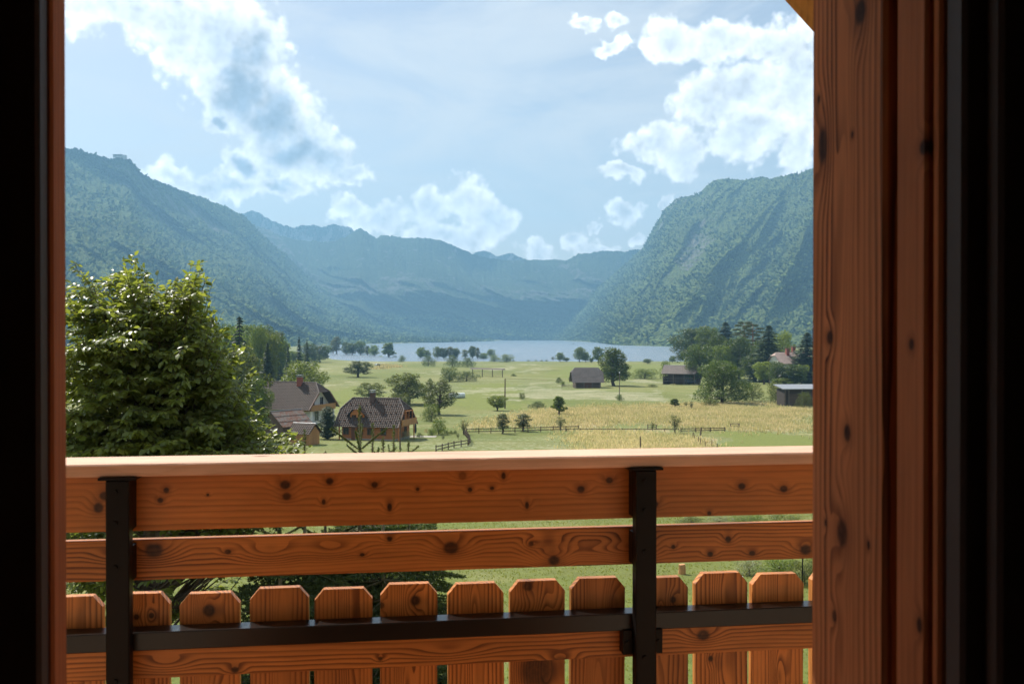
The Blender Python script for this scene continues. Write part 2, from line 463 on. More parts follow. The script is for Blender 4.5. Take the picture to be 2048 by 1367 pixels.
def tilemat(name, col, wf=20.0):
    m, N = newmat(name)
    tc = N.node('ShaderNodeTexCoord').outputs['Object']
    s = N.sep(tc)
    ax = N.m('SINE', N.m('MULTIPLY', s[0], wf)); ay = N.m('SINE', N.m('MULTIPLY', s[1], wf))
    nr = N.node('ShaderNodeTexCoord').outputs['Normal']
    ns = N.sep(nr)
    side = N.m('GREATER_THAN', N.m('ABSOLUTE', ns[0]), N.m('ABSOLUTE', ns[1]))
    wv = N.m('ADD', N.m('MULTIPLY', ax, N.m('SUBTRACT', 1.0, side)), N.m('MULTIPLY', ay, side))
    n = N.noise(tc, 7.0, 5, .7); n2 = N.noise(tc, .8, 3, .6)
    k = N.m('MULTIPLY', N.m('MULTIPLY_ADD', n, .9, .55), N.m('MULTIPLY_ADD', n2, .5, .75))
    finish(N, N.vm('SCALE', tuple(col), scale=k), .75, wv, .8, .05, .2)
    MAT[name] = m
tilemat('tile_brown', (.082, .058, .046))
tilemat('tile_grey', (.21, .175, .155))
tilemat('tile_pink', (.40, .30, .26))
def rustmat():
    m, N = newmat('rust_roof'); P = N.node('ShaderNodeTexCoord').outputs['Object']
    n = N.noise(P, 1.6, 6, .7); n2 = N.noise(N.vm('MULTIPLY', P, (5, 1, 1)), 2.0, 5, .7)
    c = N.mix(N.ramp(n, .42, .62), c4((.20, .16, .13)), c4((.20, .070, .028)))
    c = N.mix(N.ramp(n2, .55, .75), c, c4((.36, .22, .12)))
    wv = N.m('SINE', N.m('MULTIPLY', N.sep(P)[0], 40.0))
    finish(N, c, .6, wv, .6, .03); MAT['rust_roof'] = m
rustmat()
def shinglemat():
    m, N = newmat('shingle'); P = N.node('ShaderNodeTexCoord').outputs['Object']
    n = N.noise(N.vm('MULTIPLY', P, (4, 1, .6)), 2.0, 6, .75); n2 = N.noise(P, .5, 4, .6)
    k = N.m('MULTIPLY', N.m('MULTIPLY_ADD', n, .9, .55), N.m('MULTIPLY_ADD', n2, .7, .65))
    finish(N, N.vm('SCALE', (.125, .105, .095), scale=k), .85, n, .6, .05); MAT['shingle'] = m
shinglemat()

def groundmat():
    m, N = newmat('meadow')
    P = N.node('ShaderNodeTexCoord').outputs['Object']
    dry = N.node('ShaderNodeAttribute', attribute_name='dry').outputs['Fac']
    pale = N.node('ShaderNodeAttribute', attribute_name='pale').outputs['Fac']
    far = N.node('ShaderNodeAttribute', attribute_name='far').outputs['Fac']
    n1 = N.noise(P, .018, 4, .55); n2 = N.noise(P, .12, 5, .6); n3 = N.noise(P, 1.6, 5, .7); n4 = N.noise(P, 9.0, 4, .75)
    rot = N.node('ShaderNodeMapping', {'Vector': P, 'Rotation': (0, 0, R(-63)), 'Scale': (.035, .28, .1)})
    st = N.noise(rot.outputs[0], 1.0, 4, .6)
    g = N.mix(N.ramp(n1, .36, .64), c4((.120, .142, .032)), c4((.190, .188, .060)))
    g = N.mix(N.m('MULTIPLY', N.ramp(st, .45, .62), .6), g, c4((.148, .182, .040)))
    g = N.mix(N.m('MULTIPLY', N.ramp(n2, .5, .72), .55), g, c4((.265, .240, .105)))
    g = N.mix(N.m('MULTIPLY', N.ramp(n2, .5, .30), .5), g, c4((.115, .148, .036)))
    # white flowering bands
    fl = N.m('MULTIPLY', N.ramp(n3, .42, .62), N.m('MULTIPLY', pale, N.ramp(st, .36, .56)))
    g = N.mix(N.m('MULTIPLY', fl, .42), g, c4((.42, .41, .30)))
    mown = N.node('ShaderNodeAttribute', attribute_name='mown').outputs['Fac']
    g = N.mix(N.ramp(N.m('MULTIPLY_ADD', N.m('SUBTRACT', n2, .5), .5, mown), .4, .6), g, c4((.160, .182, .044)))
    band = N.node('ShaderNodeAttribute', attribute_name='band').outputs['Fac']
    g = N.mix(N.m('MULTIPLY', N.ramp(N.m('ADD', N.m('MULTIPLY', N.m('ADD', N.m('SUBTRACT', n3, .5), N.m('SUBTRACT', n2, .5)), 2.2), band), .35, 1.35), .62), g, c4((.36, .34, .23)))
    d = N.mix(N.ramp(n2, .35, .65), c4((.33, .275, .145)), c4((.22, .225, .080)))
    d = N.mix(N.m('MULTIPLY', N.ramp(n3, .52, .70), .45), d, c4((.55, .47, .32)))
    n5 = N.noise(P, .07, 4, .65)
    g = N.mix(N.ramp(N.m('ADD', dry, N.m('MULTIPLY', N.m('SUBTRACT', n5, .5), 2.2)), .30, .80), g, d)
    k = N.m('MULTIPLY', N.m('MULTIPLY_ADD', n4, .8, .60), N.m('MULTIPLY_ADD', n3, .7, .65))
    g = N.vm('SCALE', g, scale=k)
    bk = N.m('ADD', N.m('MULTIPLY', n4, .5), n3)
    finish(N, g, .9, bk, .6, .25, .15); MAT['meadow'] = m
groundmat()

def watermat():
    m, N = newmat('water')
    P = N.node('ShaderNodeTexCoord').outputs['Object']
    n1 = N.noise(N.vm('MULTIPLY', P, (1, .5, 1)), .20, 6, .72); n2 = N.noise(P, .012, 4, .6)
    h = N.m('MULTIPLY', n1, N.ramp(n2, .35, .65, .75, 1.25))
    b = finish(N, c4((.20, .25, .30)), .22, h, 1.0, 3.0, .5)
    b.inputs['IOR'].default_value = 1.33
    MAT['water'] = m
watermat()

def rockforest(name, green, rock, rockamt, bs=60.0):
    m, N = newmat(name)
    P = N.node('ShaderNodeTexCoord').outputs['Object']
    rk = N.node('ShaderNodeAttribute', attribute_name='rock').outputs['Fac']
    n1 = N.noise(P, .0035, 6, .65); n2 = N.noise(P, .05, 5, .75); n3 = N.noise(N.vm('MULTIPLY', P, (1, 1, .35)), .018, 6, .7)
    g = N.mix(N.ramp(n1, .38, .62), c4(tuple(v * .75 for v in green)), c4(tuple(v * 1.25 for v in green)))
    vo = N.node('ShaderNodeTexVoronoi', {'Vector': P, 'Scale': .18, 'Randomness': 1.0}, feature='F1')
    vr = N.sep(vo.outputs['Color'])
    g = N.mix(N.m('MULTIPLY', vr[0], .55), g, c4(tuple(v * w for v, w in zip(green, (1.65, 1.55, 1.3)))))
    g = N.vm('SCALE', g, scale=N.m('MULTIPLY', N.m('MULTIPLY_ADD', n2, 1.0, .45), N.m('MULTIPLY_ADD', vr[1], .8, .55)))
    r = N.vm('SCALE', tuple(rock), scale=N.m('MULTIPLY_ADD', n3, 1.0, .5))
    k = N.ramp(N.m('ADD', rk, N.m('MULTIPLY', N.m('SUBTRACT', n3, .5), 1.6)), .55, .72)
    c = N.mix(N.m('MULTIPLY', k, rockamt), g, r)
    finish(N, c, .95, N.m('ADD', N.m('ADD', N.m('MULTIPLY', n2, .4), N.m('MULTIPLY', n3, k)), N.m('MULTIPLY', vo.outputs['Distance'], -.9)), .85, bs * .2, .05); MAT[name] = m
rockforest('slope_near', (.080, .108, .036), (.17, .165, .155), .8, 40)
rockforest('slope_far', (.062, .084, .036), (.20, .19, .18), .7, 90)
rockforest('slope_rock', (.10, .10, .06), (.46, .43, .40), 1.0, 120)
# ------------------------------------------------------------------ ground sheet
def inpoly(px, py, poly):
    r = np.zeros(px.shape, bool); n = len(poly)
    for i in range(n):
        x1, y1 = poly[i]; x2, y2 = poly[(i + 1) % n]
        c = ((y1 > py) != (y2 > py)) & (px < (x2 - x1) * (py - y1) / (y2 - y1 + 1e-9) + x1)
        r ^= c
    return r
def warp(x, y):
    k = np.clip(y, 0, 400) * .075
    return x + k * (fbm(x / 9, y / 14, 4, 71) - .5), y + k * 3.0 * (fbm(x / 11 + 7, y / 18, 4, 72) - .5)
def worldpoly(pts):
    return [(p.x, p.y) for p in (at(*q) for q in pts)]
DRY = [worldpoly([(955,846),(1000,832),(1060,820),(1130,813),(1300,813),(1450,812),(1640,806),(1640,860),(1540,858),(1455,853),(1300,852),(1157,857),(1080,861),(932,864)]),
       worldpoly([(1162,865),(1250,866),(1365,868),(1385,878),(1425,896),(1430,925),(1175,925),(1155,890)]),
       worldpoly([(748,731),(785,729),(786,737),(752,738)])]
MOWN = [worldpoly(q) for q in ([(1108,764),(1112,746),(1132,734),(1180,729),(1335,728),(1335,758),(1210,757),(1140,757)], [(640,790),(690,776),(760,770),(760,800),(680,830),(650,830)], [(905,770),(1000,765),(1040,790),(1010,818),(930,812)], [(1455,862),(1640,866),(1640,905),(1430,905)])]
BAND = [worldpoly(q) for q in ([(1044,748),(1060,737),(1092,733),(1096,736),(1066,748)], [(1046,727),(1088,728),(1088,730),(1046,729.5)], [(1055,766),(1110,767),(1112,771),(1050,771)], [(700,722),(790,724),(790,727),(700,726)], [(615,738),(655,730),(660,736),(630,748)],
        [(660,768),(740,763),(740,769),(660,775)], [(1000,785),(1120,778),(1330,786),(1330,800),(1130,798),(1000,797)], [(1390,780),(1440,778),(1440,790),(1390,792)], [(930,776),(1040,772),(1040,781),(930,786)], [(1000,735),(1040,733),(1040,737),(1000,739)], [(1215,757),(1330,760),(1330,768),(1260,766)], [(850,742),(890,741),(890,746),(850,747)])]
def build_ground():
    rows = np.concatenate([np.linspace(-400, 2, 22), np.geomspace(8, 760, 420), np.geomspace(780, 6300, 60)])
    us = np.linspace(-1, 1, 421); us = np.sign(us) * np.abs(us) ** 1.15
    D, U = np.meshgrid(rows, us, indexing='ij')
    X = U * np.maximum(.78 * (D + 60), 350 * (D < 100) + .78 * (D + 60) * (D >= 100))
    Z = ground_z(X, D)
    nr, nc = D.shape
    V = np.stack([X, D, Z], -1).reshape(-1, 3)
    i, j = np.meshgrid(np.arange(nr - 1), np.arange(nc - 1), indexing='ij')
    a = (i * nc + j).ravel()
    me = mesh_np('ground', V, np.stack([a, a + 1, a + nc + 1, a + nc], 1), MAT['meadow'], True)
    dry = np.zeros(nr * nc); x, y = V[:, 0], V[:, 1]
    wx_, wy_ = warp(x, y)
    for p in DRY: dry[inpoly(wx_, wy_, p)] = 1
    pale = np.clip(fbm(x / 60, y / 60, 4, 31) * 3 - 1.0, 0, 1) * (y > 110)
    mown = np.zeros(nr * nc); band = np.zeros(nr * nc)
    for p in MOWN: mown[inpoly(wx_, wy_, p)] = 1
    for p in BAND: band[inpoly(wx_, wy_, p)] = 1
    for nm, arr in (('dry', dry), ('pale', pale), ('mown', mown), ('band', band)):
        at_ = me.attributes.new(nm, 'FLOAT', 'POINT'); at_.data.foreach_set('value', arr.astype(np.float32))
    return tag(link('ground', me), kind='structure')
build_ground()
wm = mesh_np('lake', [(-3400, 660, LAKE), (3400, 660, LAKE), (3400, 6200, LAKE), (-3400, 6200, LAKE)], [(0, 1, 2, 3)], MAT['water'])
tag(link('lake', wm), kind='structure')

# ------------------------------------------------------------------ mountains
def mountain(name, sky, foot, ridge, nx, nt, shape, amp, lam, slant, mat, seed, canopy=0.0, rockfn=None, lat=None, rough=.0, bump=0.0, cell=7.0, view=None):
    px = np.linspace(sky[0][0], sky[-1][0], nx)
    if view: px = np.concatenate([np.linspace(sky[0][0], view[0], 90)[:-1], np.linspace(view[0], view[1], nx), np.linspace(view[1], sky[-1][0], 90)[1:]] if sky[-1][0] > view[1] + 1 else [np.linspace(sky[0][0], view[0], 90)[:-1], np.linspace(view[0], view[1], nx)])
    sy = np.interp(px, *zip(*sky)); fd = np.interp(px, *zip(*foot)); rd = np.interp(px, *zip(*ridge))
    ker = np.ones(5) / 5
    rd = np.convolve(np.pad(rd, 20, 'edge'), np.ones(41) / 41, 'valid'); fd = np.convolve(np.pad(fd, 20, 'edge'), np.ones(41) / 41, 'valid')
    t = np.concatenate([np.linspace(-.02, 1, nt), [1.06, 1.15, 1.3, 1.5]])
    T, PX = np.meshgrid(t, px, indexing='ij')
    u = (px - 1024) / F
    zr = (HZ - sy) / F * rd - canopy
    if rough:
        zr = zr + rough * (fbm(px / 14.0, px * 0 + 3.3, 5, seed + 7, .6) - .5) * 2
    Dm = fd + (rd - fd) * T
    Tc = np.clip(T, 0, 1)
    S = shape(Tc)
    Zf = LAKE + .6
    Z = Zf + (zr - Zf) * S - np.clip(T - 1, 0, 1) * 500 - np.clip(-T, 0, 1) * 200
    tt = np.clip(T, 0, 1)
    env = np.clip(np.sin(tt * math.pi), 0, 1) ** .6
    xw = u * Dm
    q = (u * 3000.0 / lam)[None, :] + slant * T
    def spur(a, b, s):
        n_ = np.clip((vnoise(a, b, s) - .5) * 1.7 + .5, 0, 1)
        return 1 - np.abs(2 * n_ - 1)
    wq = q + .55 * (fbm(q * .9 + 4, T * 2.6, 3, seed + 3) - .5)
    rg = (spur(wq, T * .9 + 3, seed) + .5 * spur(wq * 2.1 + 3, T * 2.0, seed + 1) + .25 * spur(wq * 4.3, T * 4.0, seed + 2) + .12 * spur(wq * 9, T * 9.0, seed + 4)) / 1.87 - .5
    lo = fbm(q * .3 + 8, T * .6, 2, seed + 5) - .5
    k = 1 - env * (amp * rg + amp * 1.6 * lo) / Dm
    X = xw * k; Y = Dm * k; Z = np.where(T < 1.001, Z * k + (1 - k) * 0, Z)
    rock = rockfn(PX, T, rg) if rockfn else np.zeros_like(T)
    if bump:
        sl = T * (rd - fd) * 1.15
        ca = np.clip(vnoise(xw / cell + sl / 60, sl / (cell * 1.3), seed + 60) * 1.5 - .25, 0, 1) * .65 + .35 * vnoise(xw / (cell * .45), sl / (cell * .8), seed + 61)
        big = .55 + .9 * fbm(xw / 70, sl / 70, 3, seed + 62)
        Z = Z + bump * (ca - .5) * big * (T < 1.02) * (T > .004)
    n, mcol = T.shape
    V = np.stack([X, Y, Z], -1).reshape(-1, 3)
    i, j = np.meshgrid(np.arange(n - 1), np.arange(mcol - 1), indexing='ij'); a = (i * mcol + j).ravel()
    me = mesh_np(name, V, np.stack([a, a + 1, a + mcol + 1, a + mcol], 1), MAT[mat], True)
    at_ = me.attributes.new('rock', 'FLOAT', 'POINT'); at_.data.foreach_set('value', rock.ravel().astype(np.float32))
    o = tag(link(name, me), kind='structure')
    return o, dict(P=np.stack([X, Y, Z], -1), T=T, px=PX, rock=rock)

skyL = [(-900,215),(-400,235),(0,262),(60,275),(133,290),(160,296),(195,306),(222,313),(262,315),(275,332),(287,346),(330,363),(359,376),(410,394),(457,412),(487,427),(505,446),(522,464),(545,484),(568,503),(592,527),(614,549),(635,564),(653,575),(685,587),(712,598),(751,621),(800,644),(840,652),(870,657),(910,664),(940,670),(965,676),(985,680)]
mL, gL = mountain('mountain_left', skyL,
    [(-900,1150),(300,1300),(560,1480),(650,1990),(800,2560),(900,3000),(975,3560),(985,3620)],
    [(-900,2500),(133,3000),(300,3300),(490,4200),(568,4500),(653,4600),(751,4500),(870,4200),(940,3900),(985,3680)],
    940, 300, lambda t: .30 * t + .70 * t ** 2.1, 760, 330, 2.6, 'slope_near', 3, 6.0,
    lambda px, t, rg: np.clip(.30 + (t - .55) * .15 + (rg < -.25) * .25, 0, 1) * (px < 700), rough=9, bump=8.0, cell=6.0, view=(-40, 985))
skyR = [(1080,673),(1086,671),(1108,657),(1136,638),(1163,604),(1199,568),(1227,546),(1261,515),(1274,503),(1286,493),(1298,470),(1311,446),(1330,415),(1350,395),(1372,389),(1397,385),(1411,370),(1427,358),(1452,353),(1483,356),(1513,351),(1541,354),(1580,346),(1622,336),(1700,318),(1900,300),(2400,300),(2900,330)]
mR, gR = mountain('mountain_right', skyR,
    [(1080,5100),(1130,4000),(1190,2990),(1200,2600),(1230,1990),(1350,1700),(1620,1450),(2900,1150)],
    [(1080,5250),(1136,4900),(1199,4700),(1286,4500),(1350,4000),(1450,3700),(1622,3300),(2900,2500)],
    640, 330, lambda t: .42 * t + .58 * t ** 1.7, 450, 190, -1.9, 'slope_near', 11, 6.0,
    lambda px, t, rg: np.clip(.16 + .20 * np.clip((t - .3) / .3, 0, 1) * np.clip((1480 - px) / 120, 0, 1) + np.clip(-rg * 1.2, 0, .4) * np.clip((1520 - px) / 140, .15, 1) - .2 * (t < .2), 0, 1), rough=7, bump=7.5, cell=5.2, view=(1080, 1680))
skyC = [(420,430),(480,442),(530,457),(560,470),(600,481),(660,483),(690,474),(700,467),(717,457),(726,459),(738,467),(754,476),(764,470),(790,473),(817,477),(846,475),(882,480),(905,489),(943,507),(993,519),(1016,521),(1051,519),(1093,519),(1133,519),(1157,508),(1198,502),(1257,502),(1277,500),(1320,480),(1400,470)]
mC, gC = mountain('mountain_far', skyC, [(420,4900),(900,4560),(1000,4500),(1090,4500),(1400,4800)],
    [(420,5500),(700,5400),(900,5300),(1100,5500),(1400,5300)],
    700, 220, lambda t: .10 * t + .90 * t ** 1.9, 900, 430, 1.3, 'slope_far', 23, 0,
    lambda px, t, rg: np.clip(.22 + .22 * (t > .6) + (rg > .22) * .18, 0, 1), rough=10, bump=7, cell=11.0)
skyP = [(400,430),(470,428),(487,426),(496,423),(513,424),(525,431),(539,440),(568,453),(585,455),(600,450),(614,447),(622,449),(634,447),(644,452),(653,452),(664,447),(673,446),(690,452),(709,461),(760,480),(800,500)]
mountain('mountain_peaks', skyP, [(400,5700),(800,5700)], [(400,6250),(800,6250)], 420, 70, lambda t: t ** 1.2, 350, 300, .3, 'slope_rock', 41, 0,
    lambda px, t, rg: .62 + .0 * t, rough=22)
skyQ = [(900,530),(930,514),(950,506),(967,501),(980,505),(993,510),(1005,512),(1015,508),(1023,505),(1035,511),(1050,518),(1090,530)]
mountain('mountain_summits', skyQ, [(900,5700),(1090,5700)], [(900,6250),(1090,6250)], 160, 50, lambda t: t ** 1.2, 250, 300, .3, 'slope_rock', 47, 0,
    lambda px, t, rg: .62 + .0 * t, rough=12)

# ------------------------------------------------------------------ forest on the slopes: too many to count
def forest_tree():
    ng = bpy.data.node_groups.new('forest_scatter', 'GeometryNodeTree')
    ng.interface.new_socket('Geometry', in_out='INPUT', socket_type='NodeSocketGeometry')
    ng.interface.new_socket('Geometry', in_out='OUTPUT', socket_type='NodeSocketGeometry')
    N = NT(ng)
    gi = N.node('NodeGroupInput'); go = N.node('NodeGroupOutput')
    def crown(kind):
        if kind == 'round':
            ico = N.node('GeometryNodeMeshIcoSphere', {'Radius': .56, 'Subdivisions': 4}).outputs[0]
            amp, zs, mat, rise = .20, .42, 'forest', .0
        else:
            ico = N.node('GeometryNodeMeshCone', {'Vertices': 14, 'Side Segments': 9, 'Radius Top': .02, 'Radius Bottom': .42, 'Depth': 1.0}).outputs[0]
            amp, zs, mat, rise = .14, 1.0, 'forest_needle', -.1
        pos = N.node('GeometryNodeInputPosition').outputs[0]
        nz = N.node('ShaderNodeTexNoise', {'Vector': pos, 'Scale': 4.2, 'Detail': 3.0, 'Roughness': .7}).outputs['Color']
        off = N.vm('SCALE', N.vm('SUBTRACT', nz, (.5, .5, .5)), scale=amp * 2)
        sp = N.node('GeometryNodeSetPosition', {'Geometry': ico, 'Offset': off}).outputs[0]
        tr = N.node('GeometryNodeTransform', {'Geometry': sp, 'Translation': (0, 0, rise), 'Scale': (1, 1, zs)}).outputs[0]
        sm = N.node('GeometryNodeSetMaterial', {'Geometry': tr, 'Material': MAT[mat]}).outputs[0]
        return N.node('GeometryNodeGeometryToInstance', {0: sm}).outputs[0]
    jg = N.node('GeometryNodeJoinGeometry')
    N.l.new(crown('needle'), jg.inputs[0]); N.l.new(crown('round'), jg.inputs[0])
    def attr(nm, typ):
        nd = N.node('GeometryNodeInputNamedAttribute', data_type=typ); nd.inputs[0].default_value = nm; return nd.outputs[0]
    rot = N.node('FunctionNodeRandomValue', data_type='FLOAT_VECTOR'); rot.inputs[0].default_value = (-.12, -.12, 0); rot.inputs[1].default_value = (.12, .12, 6.28)
    iop = N.node('GeometryNodeInstanceOnPoints')
    N.l.new(gi.outputs[0], iop.inputs['Points']); N.l.new(jg.outputs[0], iop.inputs['Instance'])
    iop.inputs['Pick Instance'].default_value = True
    N.l.new(attr('kind', 'INT'), iop.inputs['Instance Index'])
    al = N.node('FunctionNodeAlignRotationToVector', axis='Z')
    N.l.new(rot.outputs[0], al.inputs['Rotation']); N.l.new(attr('nrm', 'FLOAT_VECTOR'), al.inputs['Vector'])
    N.l.new(al.outputs[0], iop.inputs['Rotation'])
    N.l.new(attr('sc', 'FLOAT_VECTOR'), iop.inputs['Scale'])
    N.l.new(iop.outputs[0], go.inputs[0])
    return ng
FNG = forest_tree()
def forest(name, label, g, n, pmin, pmax, size, conif, seed, rockmax=.5, tmax=1.0):
    r = np.random.default_rng(seed)
    P = g['P']; nt, nx = g['T'].shape
    A = np.linalg.norm(np.cross(P[1:, :-1] - P[:-1, :-1], P[:-1, 1:] - P[:-1, :-1]), axis=-1)
    px = g['px'][:-1, :-1]; T = g['T'][:-1, :-1]
    nz = fbm(P[:-1, :-1, 0] / 55, P[:-1, :-1, 2] / 40, 3, seed)
    w = A * ((px > pmin) & (px < pmax) & (T >= 0) & (T < tmax)) * (g['rock'][:-1, :-1] + (nz - .5) * 1.1 < rockmax)
    c = r.choice(w.size, n, p=(w / w.sum()).ravel()); i, j = np.unravel_index(c, w.shape)
    a, b = r.random(n)[:, None], r.random(n)[:, None]
    Q = (P[i, j] * (1 - a) + P[i + 1, j] * a) * (1 - b) + (P[i, j + 1] * (1 - a) + P[i + 1, j + 1] * a) * b
    me = bpy.data.meshes.new(name); me.vertices.add(n); me.vertices.foreach_set('co', Q.astype(np.float32).ravel())
    pat = fbm(Q[:, 0] / 160, Q[:, 1] / 160, 3, seed + 2)
    kind = (r.random(n) > conif + (pat - .5) * .9).astype(np.int32)
    nr = unit(np.cross(P[i, j + 1] - P[i, j], P[i + 1, j] - P[i, j])); nr *= np.sign(nr[:, 2:3])
    nr = unit(nr * .72 + np.array([0, 0, .28])); nr[kind == 0] = (0, 0, 1)
    me.attributes.new('nrm', 'FLOAT_VECTOR', 'POINT').data.foreach_set('vector', nr.astype(np.float32).ravel())
    s = size * r.uniform(.65, 1.35, n)
    S = np.stack([s, s, s * r.uniform(.85, 1.35, n)], 1).astype(np.float32)
    me.attributes.new('sc', 'FLOAT_VECTOR', 'POINT').data.foreach_set('vector', S.ravel())
    me.attributes.new('kind', 'INT', 'POINT').data.foreach_set('value', kind)
    o = link(name, me); md = o.modifiers.new('scatter', 'NODES'); md.node_group = FNG
    return tag(o, label, 'forest', kind='stuff')
forest('forest', 'mixed forest covering the long slope on the near left of the lake', gL, 9000, -60, 990, 10.0, .45, 5, .55)
forest('forest', 'mixed forest covering the steep mountain at the right of the lake', gR, 9000, 1080, 1760, 9.0, .45, 6, .66)
forest('forest', 'hazy forest on the valley floor at the far end of the lake', gC, 7000, 700, 1200, 13, .35, 8, .9, .42)

# ------------------------------------------------------------------ haze: a closed box of air round everything
hb = MB().box(-5600, 5600, -460, 6560, -22, 800)
hm = bpy.data.materials.new('haze'); hm.use_nodes = True; hm.node_tree.nodes.clear(); HN = NT(hm.node_tree)
pv = HN.node('ShaderNodeVolumePrincipled', {'Color': (.31, .63, .93, 1), 'Density': 1.7e-4, 'Anisotropy': .2})
ho = HN.node('ShaderNodeOutputMaterial'); HN.l.new(pv.outputs[0], ho.inputs['Volume'])
try: hm.cycles.homogeneous_volume = True
except Exception: pass
hz = hb.build('haze', hm)
tag(hz, 'pale blue air haze filling the whole valley', 'haze', kind='stuff')
# ------------------------------------------------------------------ the house we look out of: local frame of the balcony
D0 = 2.27; TH = math.atan(.139)
ct, st_ = math.cos(TH), math.sin(TH)
CX, CY = -D0 * st_, -D0 * ct           # camera in the balcony frame
FLOOR = -1.27
def hp(px, py, yc):
    """balcony-frame (x, z) of a photograph pixel on the plane y = yc"""
    u = (px - 1024) / F; v = (HZ - py) / F
    dx, dy = u * ct + st_, -u * st_ + ct
    k = (yc - CY) / dy
    return CX + k * dx, k * v
def hx(px, yc): return hp(px, HZ, yc)[0]
HLOC = (0, D0, 0)
def hbuild(mb, name, mat, parent=None, smooth=False):
    if parent is not None: return mb.build(name, mat, parent, smooth=smooth)
    return mb.build(name, mat, None, HLOC, TH, smooth)
def kn(lst, yc, m=1.0):
    out = []
    for (px, py, r, asp, dk) in lst:
        x, z = hp(px, py, yc); s = 2.3 / F * m
        out.append((x, z, r * s * asp, r * s, dk))
    return out

# railing ---------------------------------------------------------------------------------
rail = empty('balcony_railing', (0, D0, 0), TH, 'orange stained wooden balcony railing with dark metal posts and crossbar', 'railing')
KT = kn([(208,991,9,1.1,1),(196,1015,11,.9,1),(332,980,6,1,1),(320,1000,6,1,1),(415,989,3,1,1),(570,969,10,1.1,1),(573,992,8,1.2,.9),(659,962,8,1,1),(647,1003,6,.7,1),
         (749,969,7,1,1),(835,978,4,1,1),(779,1014,9,.6,1),(925,951,9,1,.5),(940,979,5,1,1),(984,976,4,1.2,1),(1007,951,8,.6,1),(1054,1010,8,.55,1),(1162,978,8,1.1,1),(1219,960,7,1.2,.9),
         (1310,1008,8,1,1),(1484,972,8,1.1,1),(1568,977,8,1.2,1),(1419,1026,5,1,1)], -.025)
KM = kn([(307,1100,15,1.25,1),(230,1112,8,2,0),(455,1103,5,1.4,1),(540,1104,14,1.6,0),(660,1100,11,2.0,0),(779,1077,6,1,1),(724,1109,4,1.4,1),(902,1095,14,1.25,1),(1062,1087,6,1,.8),(1096,1096,17,1.1,.25),
         (1108,1120,11,1.2,1),(1268,1094,17,1.2,.3),(1347,1093,5,1,1),(1457,1078,8,.9,1),(1421,1108,6,1.2,1),(1505,1106,6,1.3,1),(1612,1099,12,1.2,1),(1190,1102,9,3,0)], -.025)
KB = kn([(1405,1268,12,1.3,1),(1120,1320,12,1.2,.6),(760,1315,5,1,.8),(470,1337,7,1.2,.9),(330,1325,9,2,0),(900,1300,9,3,0)], -.02)
ORG = dict(light=(.50, .190, .048), dark=(.105, .028, .008))
wood('rail_top', 'XZ', KT, freq=75, wav=.006, seed=1, ring=.42, rnd=False, auto=False, **ORG)
wood('rail_mid', 'XZ', KM, freq=105, wav=.012, seed=5, ring=.95, rnd=False, auto=False, **ORG)
wood('rail_low', 'XZ', KB, freq=95, wav=.010, seed=9, ring=.8, rnd=False, auto=False, **ORG)
wood('rail_cap', 'XY', [], freq=90, wav=.012, seed=13, ring=.30, rnd=False, auto=True, light=(.70, .45, .33), dark=(.54, .30, .19), rough=.6, spec=.12)  # same wood as the boards, base colour paled to imitate sun glare on top
wood('balcony_plank', 'XY', [], freq=80, seed=4, ring=.5, light=(.56, .27, .11), dark=(.32, .13, .05))
wood('beam', 'XZ', [], freq=70, seed=6, ring=.5, light=(.50, .20, .06), dark=(.22, .075, .02))
XL, XR = -3.4, 3.2
def zpx(py, yc): return hp(1024, py, yc)[1]
Z_CT, Z_CB = zpx(900, .055), zpx(939, -.085)
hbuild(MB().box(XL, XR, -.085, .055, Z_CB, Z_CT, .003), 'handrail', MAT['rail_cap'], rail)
hbuild(MB().box(XL, XR, -.025, -.003, zpx(1042, -.025), Z_CB - .002, .0015), 'top_board', MAT['rail_top'], rail)
hbuild(MB().box(XL, XR, -.025, -.002, zpx(1136, -.025), zpx(1059, -.025), .002), 'middle_board', MAT['rail_mid'], rail)
zb1, zb0 = zpx(1236, -.055), zpx(1271, -.055)
hbuild(MB().box(XL, XR, -.028, -.006, zpx(1324, -.028), zb0 - .002, .0015), 'lower_board', MAT['rail_low'], rail)
hbuild(MB().box(XL, XR, -.055, -.004, zb0, zb1, .002), 'crossbar', MAT['bar_metal'], rail)
zl = FLOOR + .12
hbuild(MB().box(XL, XR, -.055, -.004, zl, zl + .04, .002), 'crossbar', MAT['dark_metal'], rail)
hbuild(MB().box(XL, XR, -.028, -.006, zl - .08, zl - .002, .0015), 'bottom_board', MAT['rail_low'], rail)
xl, xr = hx(240, -.065), hx(1287, -.065)
sp = xr - xl
